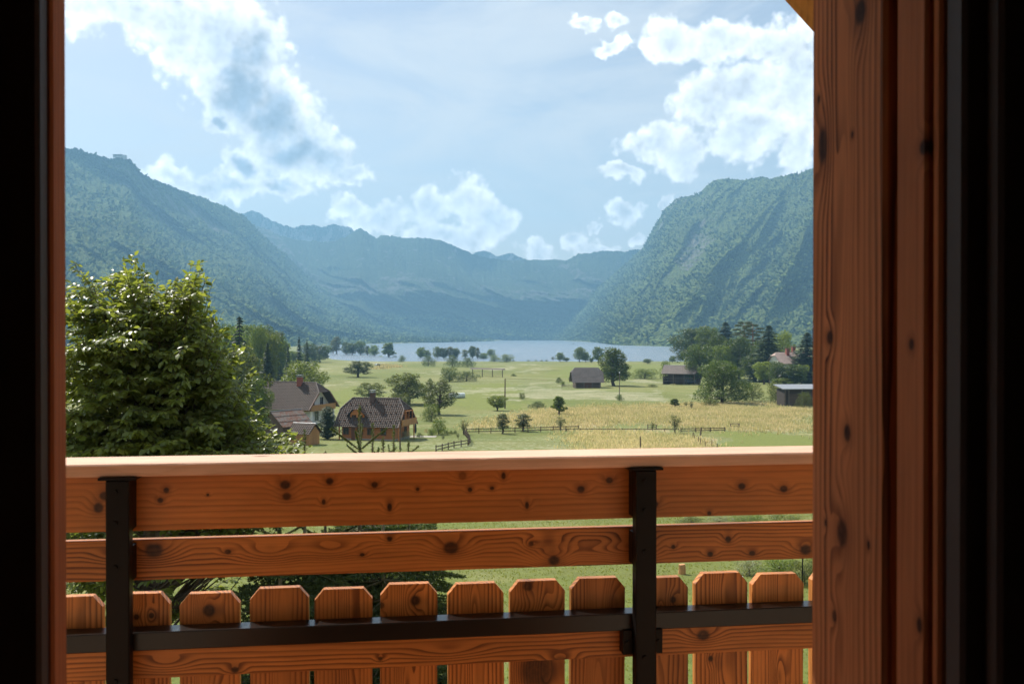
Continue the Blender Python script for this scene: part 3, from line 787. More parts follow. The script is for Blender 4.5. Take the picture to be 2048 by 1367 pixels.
for k in range(-2, 4):
    xc = xl + k * sp
    p = hbuild(MB().box(xc - .0235, xc + .0235, -.092, -.056, FLOOR, Z_CB - .006, .003), 'post', MAT['dark_metal'], rail)
    hbuild(MB().box(xc - .038, xc + .038, -.094, -.03, Z_CB - .006, Z_CB - .0005), 'top_plate', MAT['dark_metal'], p)
    hbuild(MB().box(xc - .0235, xc + .0235, -.056, -.0255, zpx(1042, -.025) + .01, Z_CB - .008), 'spacer', MAT['dark_metal'], p)
    hbuild(MB().box(xc - .0235, xc + .0235, -.056, -.0255, zpx(1136, -.025) + .008, zpx(1059, -.025) - .006), 'spacer', MAT['dark_metal'], p)
    for s in ((-1, 1) if k % 2 else ()):
        hbuild(MB().box(xc + s * .024 - .0, xc + s * .046, -.062, -.0285, zb0 - .052, zb0 + .003, .001) if s > 0 else
               MB().box(xc - .046, xc - .024, -.062, -.0285, zb0 - .052, zb0 + .003, .001), 'bracket', MAT['dark_metal'], p)
        hbuild(MB().tube([(xc + s * .036, -.067, zb0 - .024), (xc + s * .036, -.061, zb0 - .024)], .0045, 8), 'bolt', MAT['dark_metal'], p)
    for z in (Z_CB - .03, Z_CB - .095, zb0 - .05, (zpx(1059, -.025) + zpx(1136, -.025)) / 2):
        hbuild(MB().tube([(xc - .004, -.097, z), (xc - .004, -.091, z)], .005, 8), 'bolt', MAT['dark_metal'], p)
# slats with clipped corners, each its own board
zt = zpx(1163, 0.0); sh = zpx(1184, 0.0)
x0 = hx(1075, 0.0); step = .1454; wd = .1275
def slat_mesh(i):
    o = [(-wd/2, FLOOR + .03), (wd/2, FLOOR + .03), (wd/2, sh), (wd/2 - .006, sh + .007), (wd/2 - .020, zt), (-wd/2 + .020, zt), (-wd/2 + .006, sh + .007), (-wd/2, sh)]
    return MB().prism(o, 'y', 0.0, .021)
SK = {1: [(417,1218,13,.75,1)], 0: [(275,1235,6,.8,1),(305,1232,6,.8,1)], 4: [(832,1203,11,.8,1),(765,1213,6,.9,.8)], 6: [(1056,1172,12,.7,.9),(1075,1340,40,.8,.9)], 5: [(942,1215,9,2.2,0)],
      7: [(1230,1212,12,1.5,.35)], 8: [(1345,1197,7,.9,1),(1320,1212,4,1,.8)], 9: [(1439,1190,9,2.4,0),(1420,1320,6,.9,1),(1437,1328,9,1.8,.3)], 10: [(1558,1350,8,2,.2)]}
mt = MAT['rail_low']
for i in range(-14, 16):
    xc = x0 + i * step
    idx = i + 5 + 1
    vis = -3 <= idx <= 12
    mt = MAT['rail_mid']
    if vis:
        ks = [(hp(a, b, 0)[1], hp(a, b, 0)[0] - xc, r * 2.3 / F * s * 1.3, r * 2.3 / F, dk) for (a, b, r, s, dk) in SK.get(idx - 0, [])]
        ks.append((-.95 + .13 * math.sin(i * 2.1), .02 * math.sin(i * 3.3), .05, .012, .0))
        ks.append((-.62 + .05 * math.sin(i * 1.7), .015 * math.cos(i * 4.3), .10, .010, 0.0))
        nm = 'slat_%d' % (i + 20)
        wood(nm, 'ZX', ks, freq=88 + 34 * ((i * 37) % 10) / 10.0, wav=.006 + .003 * (i % 3), seed=3.7 * i, ring=.88, rnd=False, auto=False,
             light=tuple(v * (1 + .14 * math.sin(i * 5.1)) for v in (.53, .205, .054)), dark=(.12, .033, .009))
        mt = MAT[nm]
    o = slat_mesh(i).build('slat', mt, rail)
    o.location = (xc, 0.0, .0035 * math.sin(i * 2.7)); o.rotation_euler = (0, .006 * math.sin(i * 1.9), 0)

# door opening ---------------------------------------------------------------------------
YW = -1.10
xdl, xdr = hx(133, YW), hx(1623, YW)
ztop = FLOOR + 2.12
def yside(px, x):
    u = (px - 1024) / F
    return CY + (x - CX) / (u * ct + st_) * (-u * st_ + ct)
yr1, yr2, yr3, yr4 = yside(1768, xdr), yside(1791, xdr), yside(1851, xdr), yside(1868, xdr)
def knr(lst):
    out = []
    for (px, py, rw, rl, dk) in lst:
        y = yside(px, xdr); u = (px - 1024) / F; dd = (xdr - CX) / (u * ct + st_)
        z = (HZ - py) / F * dd
        out.append((z, y, rl * dd / F, rw * .9 / F * 2.0, dk))
    return out
KR = knr([(1720,25,15,30,1),(1645,292,15,42,1),(1637,199,4,9,1),(1704,270,4,9,1),(1660,675,9,16,1),(1695,865,10,20,1),(1685,1065,16,32,.9),(1738,1090,4,11,1),(1652,1045,4,9,.9),(1670,1232,7,14,.9),
          (1694,120,10,90,0),(1690,360,12,60,0),(1682,570,12,80,0),(1690,1280,10,60,0)])
KS = knr([(1846,295,9,18,1),(1823,688,6,14,1),(1840,1250,6,18,1)])
wood('door_timber', 'ZY', KR, freq=78, wav=.008, seed=2, ring=1.0, rnd=False, auto=False, light=(.54, .20, .072), dark=(.10, .030, .011), rough=.75, spec=.12)
wood('door_strip', 'ZY', KS, freq=85, wav=.004, seed=8, ring=.35, rnd=False, auto=False, light=(.50, .175, .062), dark=(.18, .055, .02), rough=.75, spec=.12)
frame = empty('door_frame', (0, D0, 0), TH, 'dark framed balcony door opening lined with knotty brown timber', 'door frame')
hbuild(MB().box(xdr, xdr + .11, yr1, YW, FLOOR, ztop, .004), 'timber_post', MAT['door_timber'], frame)
hbuild(MB().box(xdr + .018, xdr + .10, yr2, yr1 - .0005, FLOOR, ztop), 'groove', MAT['room_dark'], frame)
hbuild(MB().box(xdr, xdr + .10, yr3, yr2 - .0005, FLOOR, ztop, .003), 'timber_strip', MAT['door_strip'], frame)
hbuild(MB().box(xdr + .006, xdr + .095, yr4, yr3 - .0005, FLOOR, ztop, .003), 'timber_strip', MAT['door_strip'], frame)
yl2 = yside(106, xdl)
hbuild(MB().box(xdl - .12, xdl, yl2, YW, FLOOR, ztop, .003), 'timber_strip', MAT['door_strip'], frame)
def xat(px, y): return hx(px, y)
dk_ = plain('door_paint', (.085, .066, .056), .55, 8, .2, .05, .004, spec=.12)
# stepped dark profiles of the frame on the room side
yf = yr4 - .001
hbuild(MB().box(xdr + .010, xdr + .040, yf - .030, yf, FLOOR, ztop, .004), 'frame_profile', dk_, frame)
hbuild(MB().box(xdr + .030, xdr + .075, yf - .055, yf - .0305, FLOOR, ztop, .004), 'frame_profile', dk_, frame)
hbuild(MB().box(xdr + .058, xdr + .14, yf - .095, yf - .0555, FLOOR, ztop, .005), 'frame_profile', dk_, frame)
hbuild(MB().box(xdr + .060, xdr + .063, yf - .0985, yf - .0952, FLOOR, ztop), 'highlight_strip', MAT['zinc'], frame)  # thin pale strip added in place of a bluish highlight on the frame
hbuild(MB().box(xdl - .075, xdl - .004, yl2 - .030, yl2 - .0005, FLOOR, ztop, .004), 'frame_profile', dk_, frame)
hbuild(MB().box(xdl - .20, xdl - .05, yl2 - .070, yl2 - .0305, FLOOR, ztop, .005), 'frame_profile', dk_, frame)
hbuild(MB().box(xdl - .20, xdr + .14, yr3, YW, ztop, ztop + .12), 'lintel', MAT['door_strip'], frame)
hbuild(MB().box(xdl, xdr, yr3, YW, FLOOR - .04, FLOOR + .025, .004), 'threshold', MAT['door_strip'], frame)
# walls, floors, ceiling of the house
def struct(mb, name, mat): return tag(hbuild(mb, name, mat), kind='structure')
wallm = plain('house_plaster', (.60, .50, .38), .85, 3, .06)
yw0 = yr3 - .02
struct(MB().box(-4.5, xdl - .125, YW - .13, YW, FLOOR, 2.12), 'wall_front', wallm)
struct(MB().box(xdr + .112, 4.5, YW - .25, YW, FLOOR, 2.12), 'wall_front', wallm)
struct(MB().box(xdl - .124, xdr + .1115, YW - .13, YW, ztop + .121, 2.12), 'wall_front', wallm)
struct(MB().box(-3.2, 3.2, -5.6, YW - .26, FLOOR - .2, FLOOR), 'floor', MAT['room_dark'])
struct(MB().box(-3.2, 3.2, -5.6, YW - .131, 1.25, 1.35), 'ceiling', MAT['room_wall'])
struct(MB().box(-3.3, 3.3, -5.8, -5.6, FLOOR - .2, 1.35), 'wall_back', MAT['room_wall'])
struct(MB().box(-3.4, -3.2, -5.6, YW - .131, FLOOR - .2, 1.35), 'wall_left', MAT['room_wall'])
struct(MB().box(3.2, 3.4, -5.6, YW - .251, FLOOR - .2, 1.35), 'wall_right', MAT['room_wall'])
struct(MB().box(-4.5, 4.5, -5.9, YW - .002, -9.2, FLOOR - .21), 'house_base', wallm)
# balcony floor of planks
bf = tag(hbuild(MB().box(-4.4, 4.4, YW, .02, FLOOR - .18, FLOOR - .03), 'balcony_floor', MAT['old_wood']), kind='structure')
for k in range(8):
    y0 = YW + .004 + k * .140
    pl = link('plank', (MB().box(-4.4, 4.4, y0, y0 + .134, FLOOR - .029, FLOOR, .002)).mesh('plank', MAT['balcony_plank']), bf)
# roof overhang with rafters, corner post and diagonal brace
ro = tag(hbuild(MB().poly([(-5, -6.2, 3.9), (5, -6.2, 3.9), (5, .40, 1.66), (-5, .40, 1.66), (-5, -6.2, 4.0), (5, -6.2, 4.0), (5, .40, 1.74), (-5, .40, 1.74)],
        [(0,3,2,1),(4,5,6,7),(0,1,5,4),(1,2,6,5),(2,3,7,6),(3,0,4,7)]), 'roof_overhang', MAT['beam']), kind='structure')
xb0, zb_0 = hp(1566, 0, .092); xb1, zb_1 = hp(1626, 66, .092)
dirb = Vector((xb1 - xb0, 0, zb_1 - zb_0)).normalized()
nrm = Vector((-dirb.z, 0, dirb.x)); nrm = nrm if nrm.z > 0 else -nrm
th = .12
pa = Vector((xb0, .0, zb_0)) - dirb * 1.12 + nrm * th / 2; pb = Vector((xb1, .0, zb_1)) + dirb * .42 + nrm * th / 2
ps = empty('roof_support', (0, D0, 0), TH, 'orange timber roof support with diagonal brace beside the balcony door', 'roof support')
hbuild(MB().beam(pa + Vector((0, .04, 0)), pb + Vector((0, .04, 0)), .10, th), 'brace', MAT['beam'], ps)
wood('beam_up', 'ZX', [], freq=70, seed=6, ring=.5, light=(.46, .18, .055), dark=(.22, .075, .02))
xpst = pb.x + .02
hbuild(MB().box(xpst - .03, xpst + .11, -.03, .11, FLOOR - .1, 1.74, .006), 'support_post', MAT['beam_up'], ps)
hbuild(MB().box(-4.8, 4.8, -.032, .112, 1.56, 1.70, .006), 'eave_beam', MAT['beam'], ps)
# ------------------------------------------------------------------ houses and barns
def roof_mesh(L, Wh, ze, zr, hl, zh, mat, course=.34, name='roof', thick=.14):
    mb = MB(); sl = math.hypot(Wh, zr - ze); n = max(3, int(sl / course))
    nz = Vector((0, -(zr - ze), -Wh)).normalized() * -1
    def hw(z): return L / 2 if z <= zh else L / 2 - hl * (z - zh) / max(zr - zh, 1e-6)
    for sgn in (-1, 1):
        for k in range(n):
            s0, s1 = k / n, (k + 1) / n + .15 / n
            s1 = min(s1, 1.0)
            za, zb = ze + (zr - ze) * s0, ze + (zr - ze) * s1
            ya, yb = sgn * Wh * (1 - s0), sgn * Wh * (1 - s1)
            ny, nz_ = sgn * (zr - ze) / sl * .05, Wh / sl * .05
            a, b = hw(za), hw(zb)
            mb.poly([(-a, ya + ny, za + nz_), (a, ya + ny, za + nz_), (b, yb, zb), (-b, yb, zb), (-a, ya, za - .01), (a, ya, za - .01)],
                    [(0, 1, 2, 3), (4, 5, 1, 0)])
        # soffit
        mb.poly([(-L/2, sgn*Wh, ze - .02), (L/2, sgn*Wh, ze - .02), (L/2, sgn*Wh*(zr-zh)/(zr-ze), zh - thick), (L/2 - hl, 0, zr - thick), (-L/2 + hl, 0, zr - thick), (-L/2, sgn*Wh*(zr-zh)/(zr-ze), zh - thick)],
                [(0, 1, 2, 3, 4, 5)])
    if hl > 0:
        yh = Wh * (zr - zh) / (zr - ze); m = max(2, int(math.hypot(hl, zr - zh) / course))
        for sg in (-1, 1):
            for k in range(m):
                s0, s1 = k / m, min((k + 1.15) / m, 1)
                P = []
                for s, e in ((s0, .05), (s1, 0)):
                    x = sg * (L / 2 - hl * s + e * .7); z = zh + (zr - zh) * s + e * .7; y = yh * (1 - s)
                    P += [(x, -y, z), (x, y, z)]
                mb.poly([P[0], P[1], P[3], P[2]], [(0, 1, 2, 3)])
    return mb.mesh(name, mat)
def caps(parent, L, Wh, ze, zr, hl, zh, mat, r=.09):
    m = MB().tube([(-L/2 + hl, 0, zr + .04), (L/2 - hl, 0, zr + .04)], r, 6)
    yh = Wh * (zr - zh) / (zr - ze)
    for sx in (-1, 1):
        for sy in (-1, 1):
            if hl > 0: m.tube([(sx * (L/2 - hl), 0, zr + .04), (sx * L/2, sy * yh, zh + .04)], r, 6)
            m.tube([(sx * L/2, sy * yh, zh + .04), (sx * L/2, sy * Wh, ze + .04)], r * .8, 6)
    return m.build('ridge_tile', mat, parent)
def body(L, W, h, zr, Wh, ze, mat, name='wall', parent=None, z0=-.6, zh=None):
    """walls with gable ends fitted under the roof"""
    k = (zr - ze) / Wh; zs = zr - k * W / 2 - .16; top = zr - .16
    if zh is not None and zh < top:
        yy = (zr - .16 - (zh - .12)) / k
        o = [(-W/2, z0), (W/2, z0), (W/2, zs), (yy, zh - .12), (-yy, zh - .12), (-W/2, zs)]
    else: o = [(-W/2, z0), (W/2, z0), (W/2, zs), (0, top), (-W/2, zs)]
    return MB().prism(o, 'x', -L/2, L/2).build(name, mat, parent)
def window(parent, x, y, z, w, h, face, frame='window_white', glass='window_dark', cross=True):
    """window part with pane sub-part; face: '-y','+x','-x'"""
    def b(u0, u1, z0, z1, o0, o1):
        if face == '-y': return (u0, u1, y - o1, y - o0, z0, z1)
        if face == '+x': return (x + o0, x + o1, u0, u1, z0, z1)
        return (x - o1, x - o0, u0, u1, z0, z1)
    c = x if face == '-y' else y
    m = MB(); t = .07
    m.box(*b(c - w/2, c + w/2, z - t, z, .0, .07)); m.box(*b(c - w/2, c + w/2, z + h, z + h + t, .0, .07))
    m.box(*b(c - w/2 - t, c - w/2, z - t, z + h + t, .0, .06)); m.box(*b(c + w/2, c + w/2 + t, z - t, z + h + t, .0, .06))
    if cross: m.box(*b(c - .025, c + .025, z, z + h, .0, .05))
    f = m.build('window', MAT[frame], parent)
    MB().box(*b(c - w/2, c + w/2, z, z + h, .005, .03)).build('pane', MAT[glass], f)
    return f
def chimney(parent, x, y, z0, z1, w, mat, capmat='zinc'):
    c = MB().box(x - w/2, x + w/2, y - w/2, y + w/2, z0, z1, .02).build('chimney', MAT[mat], parent)
    m = MB().box(x - w/2 - .07, x + w/2 + .07, y - w/2 - .07, y + w/2 + .07, z1, z1 + .08)
    for a in (-1, 1):
        for b_ in (-1, 1): m.box(x + a*w*.35 - .03, x + a*w*.35 + .03, y + b_*w*.35 - .03, y + b_*w*.35 + .03, z1 + .08, z1 + .28)
    m.box(x - w/2 - .1, x + w/2 + .1, y - w/2 - .1, y + w/2 + .1, z1 + .28, z1 + .34)
    m.build('chimney_cap', MAT[capmat], c)

def facing(p, deg):
    """rotation for a house at p, turned deg from facing the balcony"""
    return R(deg)

# 1 orange wooden chalet ------------------------------------------------------------------
p = at(752, 877); s = p.y / F
h = empty('wooden_chalet', p, R(-15), 'orange wooden chalet with brown tiled half-hipped roof and dormer beside the dark thuja', 'house')
L, Wh, ze, zr, hl, zh = 9.6, 3.75, 1.95, 5.75, 1.3, 4.25
rf = link('roof', roof_mesh(L, Wh, ze, zr, hl, zh, MAT['tile_brown'], .30), h)
caps(rf, L, Wh, ze, zr, hl, zh, MAT['tile_grey'])
body(7.9, 5.7, 0, zr, Wh, ze, MAT['chalet_wood'], parent=h, zh=zh)
MB().box(-3.98, 3.98, -2.9, 2.9, -.6, .28).build('plinth', MAT['stone'], h)
for x in (-3.3, -1.2, .3, 2.3): window(h, x, -2.86, .85, .75, .85, '-y', 'chalet_dark')
MB().box(-2.5, -1.95, -2.93, -2.86, .0, 1.95).build('door', MAT['chalet_dark'], h)
for z in np.arange(.45, 2.2, .22): MB().box(-3.96, 3.96, -2.872, -2.85, z, z + .018).build('log_joint', MAT['chalet_dark'], h)
for (x, y) in ((4.6, -2.95), (4.6, 2.95), (-4.3, -2.95)): MB().box(x - .07, x + .07, y - .07, y + .07, -.5, 2.3).build('roof_post', MAT['chalet_wood'], h)
# gable balcony on the right end
MB().box(3.96, 5.05, -2.75, 2.75, 2.05, 2.2).build('balcony_floor', MAT['chalet_wood'], h)
bl = MB().box(4.98, 5.06, -2.85, 2.85, 2.05, 2.95).build('balcony_parapet', MAT['shed_wood'], h)
for k in range(12): MB().box(5.062, 5.075, -2.8 + k * .475, -2.8 + k * .475 + .44, 2.08, 2.92).build('board', MAT['shed_wood'], bl)
for y in (-1.25, 0, 1.25): MB().box(4.95, 5.03, y - .05, y + .05, 2.95, 4.15 - abs(y) * .05).build('gable_post', MAT['chalet_wood'], h)
MB().box(4.93, 5.05, -1.45, 1.45, 4.0, 4.14).build('gable_beam', MAT['chalet_wood'], h)
window(h, 3.96, 0, 2.4, 1.3, 1.25, '+x', 'chalet_dark'); window(h, 3.96, -1.1, .5, .8, 1.4, '+x', 'chalet_dark'); window(h, 3.96, 1.2, .8, .8, .9, '+x', 'chalet_dark')
for sy in (-1, 1):
    MB().beam((4.88, sy * (Wh + .02), ze - .02), (4.88, sy * Wh * (zr - zh) / (zr - ze), zh - .1), .06, .24).build('verge_board', MAT['chalet_dark'], h)
# dormer
dm = MB().prism([(-1.05, 2.6), (1.05, 2.6), (1.05, 3.65), (.45, 4.35), (-.45, 4.35), (-1.05, 3.65)], 'y', -2.55, -.9).build('dormer', MAT['chalet_wood'], h)
dm.location = (-1.75, 0, 0)
me = roof_mesh(2.3, 1.55, 3.30, 4.85, .55, 4.3, MAT['tile_brown'], .3, 'dormer_roof')
dr = link('dormer_roof', me, dm); dr.rotation_euler = (0, 0, R(90)); dr.location = (0, -1.75, 0)
window(dm, -.48, -2.56, 2.85, .55, .62, '-y', 'chalet_dark'); window(dm, .48, -2.56, 2.85, .55, .62, '-y', 'chalet_dark')
chimney(h, -.35, -.35, 4.6, 6.55, .62, 'chimney_brown')
MB().tube([(2.6, 0, 5.7), (2.6, 0, 6.45)], .03, 5).tube([(2.45, 0, 6.2), (2.75, 0, 6.2)], .02, 4).build('aerial', MAT['dark_metal'], h)
# snow guards: small dark tiles standing off the roof
sg = MB()
for k in range(3):
    for j in range(12):
        t_ = .2 + .28 * k; x = -4.2 + j * .76 + (k % 2) * .38
        sg.box(x - .06, x + .06, -Wh * (1 - t_) - .1, -Wh * (1 - t_) + .02, ze + (zr - ze) * t_ + .02, ze + (zr - ze) * t_ + .16)
tag(sg.build('snow_guard', MAT['chalet_dark'], rf), kind='stuff')

# 2 white house with brown roof ---------------------------------------------------------------
p = at(583, 846)
h = empty('white_house', p, R(-20), 'white plastered house with brown tiled roof, red chimney and wooden balcony behind the rusty shed', 'house')
L, Wh, ze, zr, hl, zh = 13.0, 4.9, 2.7, 7.1, 1.7, 5.5
rf = link('roof', roof_mesh(L, Wh, ze, zr, hl, zh, MAT['tile_brown'], .34), h); caps(rf, L, Wh, ze, zr, hl, zh, MAT['tile_grey'])
body(9.8, 7.8, 0, zr, Wh, ze, MAT['plaster'], parent=h, zh=zh)
MB().box(4.92, 6.35, -3.9, 3.9, 2.45, 2.62).build('balcony_floor', MAT['shed_wood'], h)
bl = MB().box(6.28, 6.36, -3.95, 3.95, 2.5, 3.45).build('balcony_parapet', MAT['shed_wood'], h)
for k in range(16): MB().box(6.362, 6.375, -3.9 + k * .49, -3.9 + k * .49 + .45, 2.53, 3.42).build('board', MAT['shed_wood'], bl)
MB().box(4.95, 6.30, -3.97, -3.89, 2.5, 3.45).build('balcony_side', MAT['shed_wood'], h)
for y in (-3.6, 3.6): MB().box(5.9, 6.22, y - .16, y + .16, -.5, 2.45).build('pillar', MAT['plaster'], h)
window(h, 4.92, -1.2, 3.0, 1.0, 1.5, '+x'); window(h, 4.92, 1.6, 3.0, 1.0, 1.5, '+x'); window(h, 4.92, 0, .6, 1.2, 1.6, '+x')
for x in (-3, 0, 3): window(h, x, -3.92, .8, 1.0, 1.2, '-y')
chimney(h, 1.9, -.4, 6.2, 8.0, .8, 'brick_red')
for sy in (-1, 1):
    MB().beam((6.52, sy * Wh, ze), (6.52, sy * Wh * (zr - zh) / (zr - ze), zh - .1), .07, .3).build('verge_board', MAT['chalet_dark'], h)

# 3 rusty shed, 4 small board shed ---------------------------------------------------------------
def shed(name, p, rz, L, W, ze, zr, wallmat, roofmat, label, boards=True, opening=False, course=.5):
    h = empty(name, p, rz, label, 'shed')
    Wh = W / 2 + .35
    ze2 = ze - .35 * (zr - ze) / (W / 2)
    rf = link('roof', roof_mesh(L + .6, Wh, ze2, zr, 0, zr, MAT[roofmat], course, thick=.1), h)
    MB().tube([(-L/2 - .3, 0, zr + .02), (L/2 + .3, 0, zr + .02)], .06, 5).build('ridge_cap', MAT['zinc'], rf)
    body(L, W, 0, zr, Wh, ze2, MAT[wallmat], parent=h)
    if boards:
        n = int(L / .28)
        for k in range(n): MB().box(-L/2 + k * L/n + .012, -L/2 + (k + 1) * L/n - .012, -W/2 - .03, -W/2 - .001, -.4, ze - .12).build('board', MAT[wallmat], h)
        n = int(W / .28)
        for k in range(n):
            y0 = -W/2 + k * W/n + .012; y1 = y0 + W/n - .024; ym = max(abs(y0), abs(y1))
            for sx in (-1, 1):
                xa, xb = sorted((sx * (L/2 + .001), sx * (L/2 + .03)))
                MB().box(xa, xb, y0, y1, -.4, zr - .14 - (zr - ze) * ym / (W/2)).build('board', MAT[wallmat], h)
    return h
p = at(572, 869)
shed('rusty_shed', p, R(54), 5.4, 4.8, 1.7, 3.6, 'old_wood', 'rust_roof', 'dark timber shed with rust-streaked metal roof in front of the white house', course=3)
p = at(609, 888)
shed('board_shed', p, R(-24), 3.0, 2.3, 1.75, 2.75, 'shed_wood', 'tile_brown', 'small upright-board garden shed with brown tiled roof on the lawn', course=.33)

# 5 barn with steep hipped roof ---------------------------------------------------------------
p = at(1173, 775)
h = empty('hay_barn', p, R(3), 'old timber hay barn with steep dark shingle half-hipped roof under the big linden', 'barn')
k_ = p.y / F
L, Wh, ze, zr, hl, zh = 64 * k_, 4.6, 11.5 * k_ , 40.5 * k_, 8.5 * k_, 31 * k_
rf = link('roof', roof_mesh(L, Wh, ze, zr, hl, zh, MAT['shingle'], .4), h)
body(50 * k_, 6.4, 0, zr, Wh, ze, MAT['old_wood'], parent=h, zh=zh)
for k in range(24):
    w_ = 50 * k_ / 24; MB().box(-25 * k_ + k * w_ + .02, -25 * k_ + (k + 1) * w_ - .02, -3.25, -3.202, -.3, ze + .6).build('board', MAT['old_wood'], h)
for x in (-24.5, -8, 8, 24.5): MB().box(x * k_ - .1, x * k_ + .1, -4.0, -3.8, -.3, ze + .35).build('post', MAT['grey_wood'], h)
MB().box(-1.3, 1.3, -3.31, -3.252, 0, 1.9).build('barn_door', MAT['chalet_dark'], h)

# 6 open hay shelter at the right ---------------------------------------------------------------
p = at(1362, 768)
h = empty('hay_shelter', p, R(-22), 'open timber hay shelter with pale grey pitched roof beside the tall trees', 'barn')
L, Wh, ze, zr = 11.5, 4.2, 3.6, 6.2
rf = link('roof', roof_mesh(L, Wh, ze, zr, 0, zr, MAT['tile_grey'], .5), h)
MB().tube([(-L/2, 0, zr + .04), (L/2, 0, zr + .04)], .1, 5).build('ridge_cap', MAT['zinc'], rf)
for x in (-5.2, -1.8, 1.8, 5.2):
    for y in (-3.5, 0, 3.5): MB().box(x - .11, x + .11, y - .11, y + .11, -.4, ze + .45 + (3.5 - abs(y)) * .55).build('post', MAT['grey_wood'], h)
for z in (1.1, 2.0, 3.3):
    MB().box(-5.3, 5.3, -3.66, -3.58, z, z + .16).build('rail', MAT['grey_wood'], h)
MB().prism([(-3.9, 3.5), (3.9, 3.5), (.1, 6.0), (-.1, 6.0)], 'x', 5.25, 5.35).build('gable_boards', MAT['old_wood'], h)
MB().box(-5.1, 5.1, 3.5, 3.6, 0, 3.6).build('rear_boards', MAT['old_wood'], h)
MB().box(-5.28, -5.2, -3.4, 3.4, 0, 2.6).build('side_boards', MAT['old_wood'], h)
tr = empty('hay_trailer', p + Vector((3.2, .6, 0)), R(20), 'blue farm trailer parked under the hay shelter roof', 'trailer')
MB().box(-1.5, 1.5, -.9, .9, .7, 1.5, .05).build('trailer_body', MAT['blue_tarp'], tr)
for sx in (-1, 1):
    for sy in (-1, 1): MB().tube([(sx * .9, sy * .82, .4), (sx * .9, sy * 1.0, .4)], .4, 14).build('wheel', MAT['dark_metal'], tr)
MB().beam((1.5, 0, .6), (2.6, 0, .45), .1, .1).build('drawbar', MAT['dark_metal'], tr)

# 7 hayrack ---------------------------------------------------------------------------------
pa_, pb_ = at(945, 753), at(1005, 754)
h = empty('hayrack', pa_, math.atan2(pb_.y - pa_.y, pb_.x - pa_.x), 'long open drying rack with narrow pale roof standing alone in the meadow', 'hayrack')
LL = (pb_ - pa_).length; hh = 17 * pa_.y / F
for k in range(4): MB().box(LL * k / 3 - .11, LL * k / 3 + .11, -.11, .11, -.4, hh - .25).build('post', MAT['grey_wood'], h)
for j in range(6): MB().box(-.2, LL + .2, -.04, .04, .5 + j * (hh - 1.0) / 6, .56 + j * (hh - 1.0) / 6).build('rail', MAT['grey_wood'], h)
MB().prism([(-.75, hh - .35), (.75, hh - .35), (0, hh + .25)], 'x', -.9, LL + .9).build('roof', MAT['grey_wood'], h)

# 8 shed at the right edge ---------------------------------------------------------------------
p = at(1605, 812)
h = empty('slatted_shed', p, R(4), 'dark slatted farm shed with pale flat roof edge beside the yellowish bush', 'shed')
k_ = p.y / F
w0, w1, hh = -37 * k_, 45 * k_, 37 * k_
MB().box(w0, w1, 0, 5, -.3, hh - .4).build('wall', MAT['dark_boards'], h)
rf = MB().poly([(w0 - .6, -.8, hh - .35), (w1 + .6, -.8, hh - .35), (w1 + .6, 5.6, hh + .35), (w0 - .6, 5.6, hh + .35), (w0 - .6, -.8, hh - .2), (w1 + .6, -.8, hh - .2), (w1 + .6, 5.6, hh + .5), (w0 - .6, 5.6, hh + .5)],
        [(0,3,2,1),(4,5,6,7),(0,1,5,4),(1,2,6,5),(2,3,7,6),(3,0,4,7)]).build('roof', MAT['zinc'], h)
for k in range(9): MB().box(w0 + 1.0, w1 - .2, -.06, -.01, .3 + k * .27, .50 + k * .27).build('slat', MAT['old_wood'], h)
for x in (w0 + .15, w0 + 1.0, w0 + 4): MB().box(x - .1, x + .1, -.14, -.065, -.3, hh - .38).build('post', MAT['grey_wood'], h)
p2 = at(1562, 808)
b = empty('scrap_heap', p2, 0, 'small heap of pale sheets leaning at the slatted shed corner', 'heap')
for k in range(3):
    q = MB().box(-.5 + .2 * k, .5 + .15 * k, -.03, .03, 0, 1.1 - .2 * k).build('sheet', MAT['cloth_white' if k != 1 else 'zinc'], b); q.rotation_euler = (R(-20 + 8 * k), R(14 * k - 8), R(20 * k)); q.location = (.25 * k, -.25 * k, 0)

# 9 far house among the trees, 10 house hidden by the near tree -------------------------------------
p = onground(1580, 345)
h = empty('villa', p, R(12), 'white house with pinkish roof and two red chimneys between the dark spruces', 'house')
L, Wh, ze, zr = 13, 5.6, 6.6, 10.4
link('roof', roof_mesh(L, Wh, ze, zr, 1.2, 9.2, MAT['tile_pink'], .5), h)
body(11.5, 9.2, 0, zr, Wh, ze, MAT['plaster'], parent=h, zh=9.2)
chimney(h, -1.6, -1.2, 9, 11.6, 1.1, 'brick_red', 'brick_red'); chimney(h, 1.6, .6, 9.6, 12.2, 1.1, 'brick_red', 'brick_red')
for x in (-4, -1.4, 1.4, 4):
    for z in (.9, 3.9): window(h, x, -4.62, z, 1.1, 1.4, '-y')
p = onground(415, 190)
h = empty('tiled_cottage', p, R(-8), 'low cottage with grey tiled roof half hidden behind the near broadleaf tree', 'house')
link('roof', roof_mesh(10, 4.5, 6.2, 9.0, 0, 9.0, MAT['tile_grey'], .4), h)
body(9, 7.6, 0, 9.0, 4.5, 6.2, MAT['plaster'], parent=h)
for x in (-3, 0, 3): window(h, x, -3.82, 2.0, 1.0, 1.3, '-y')
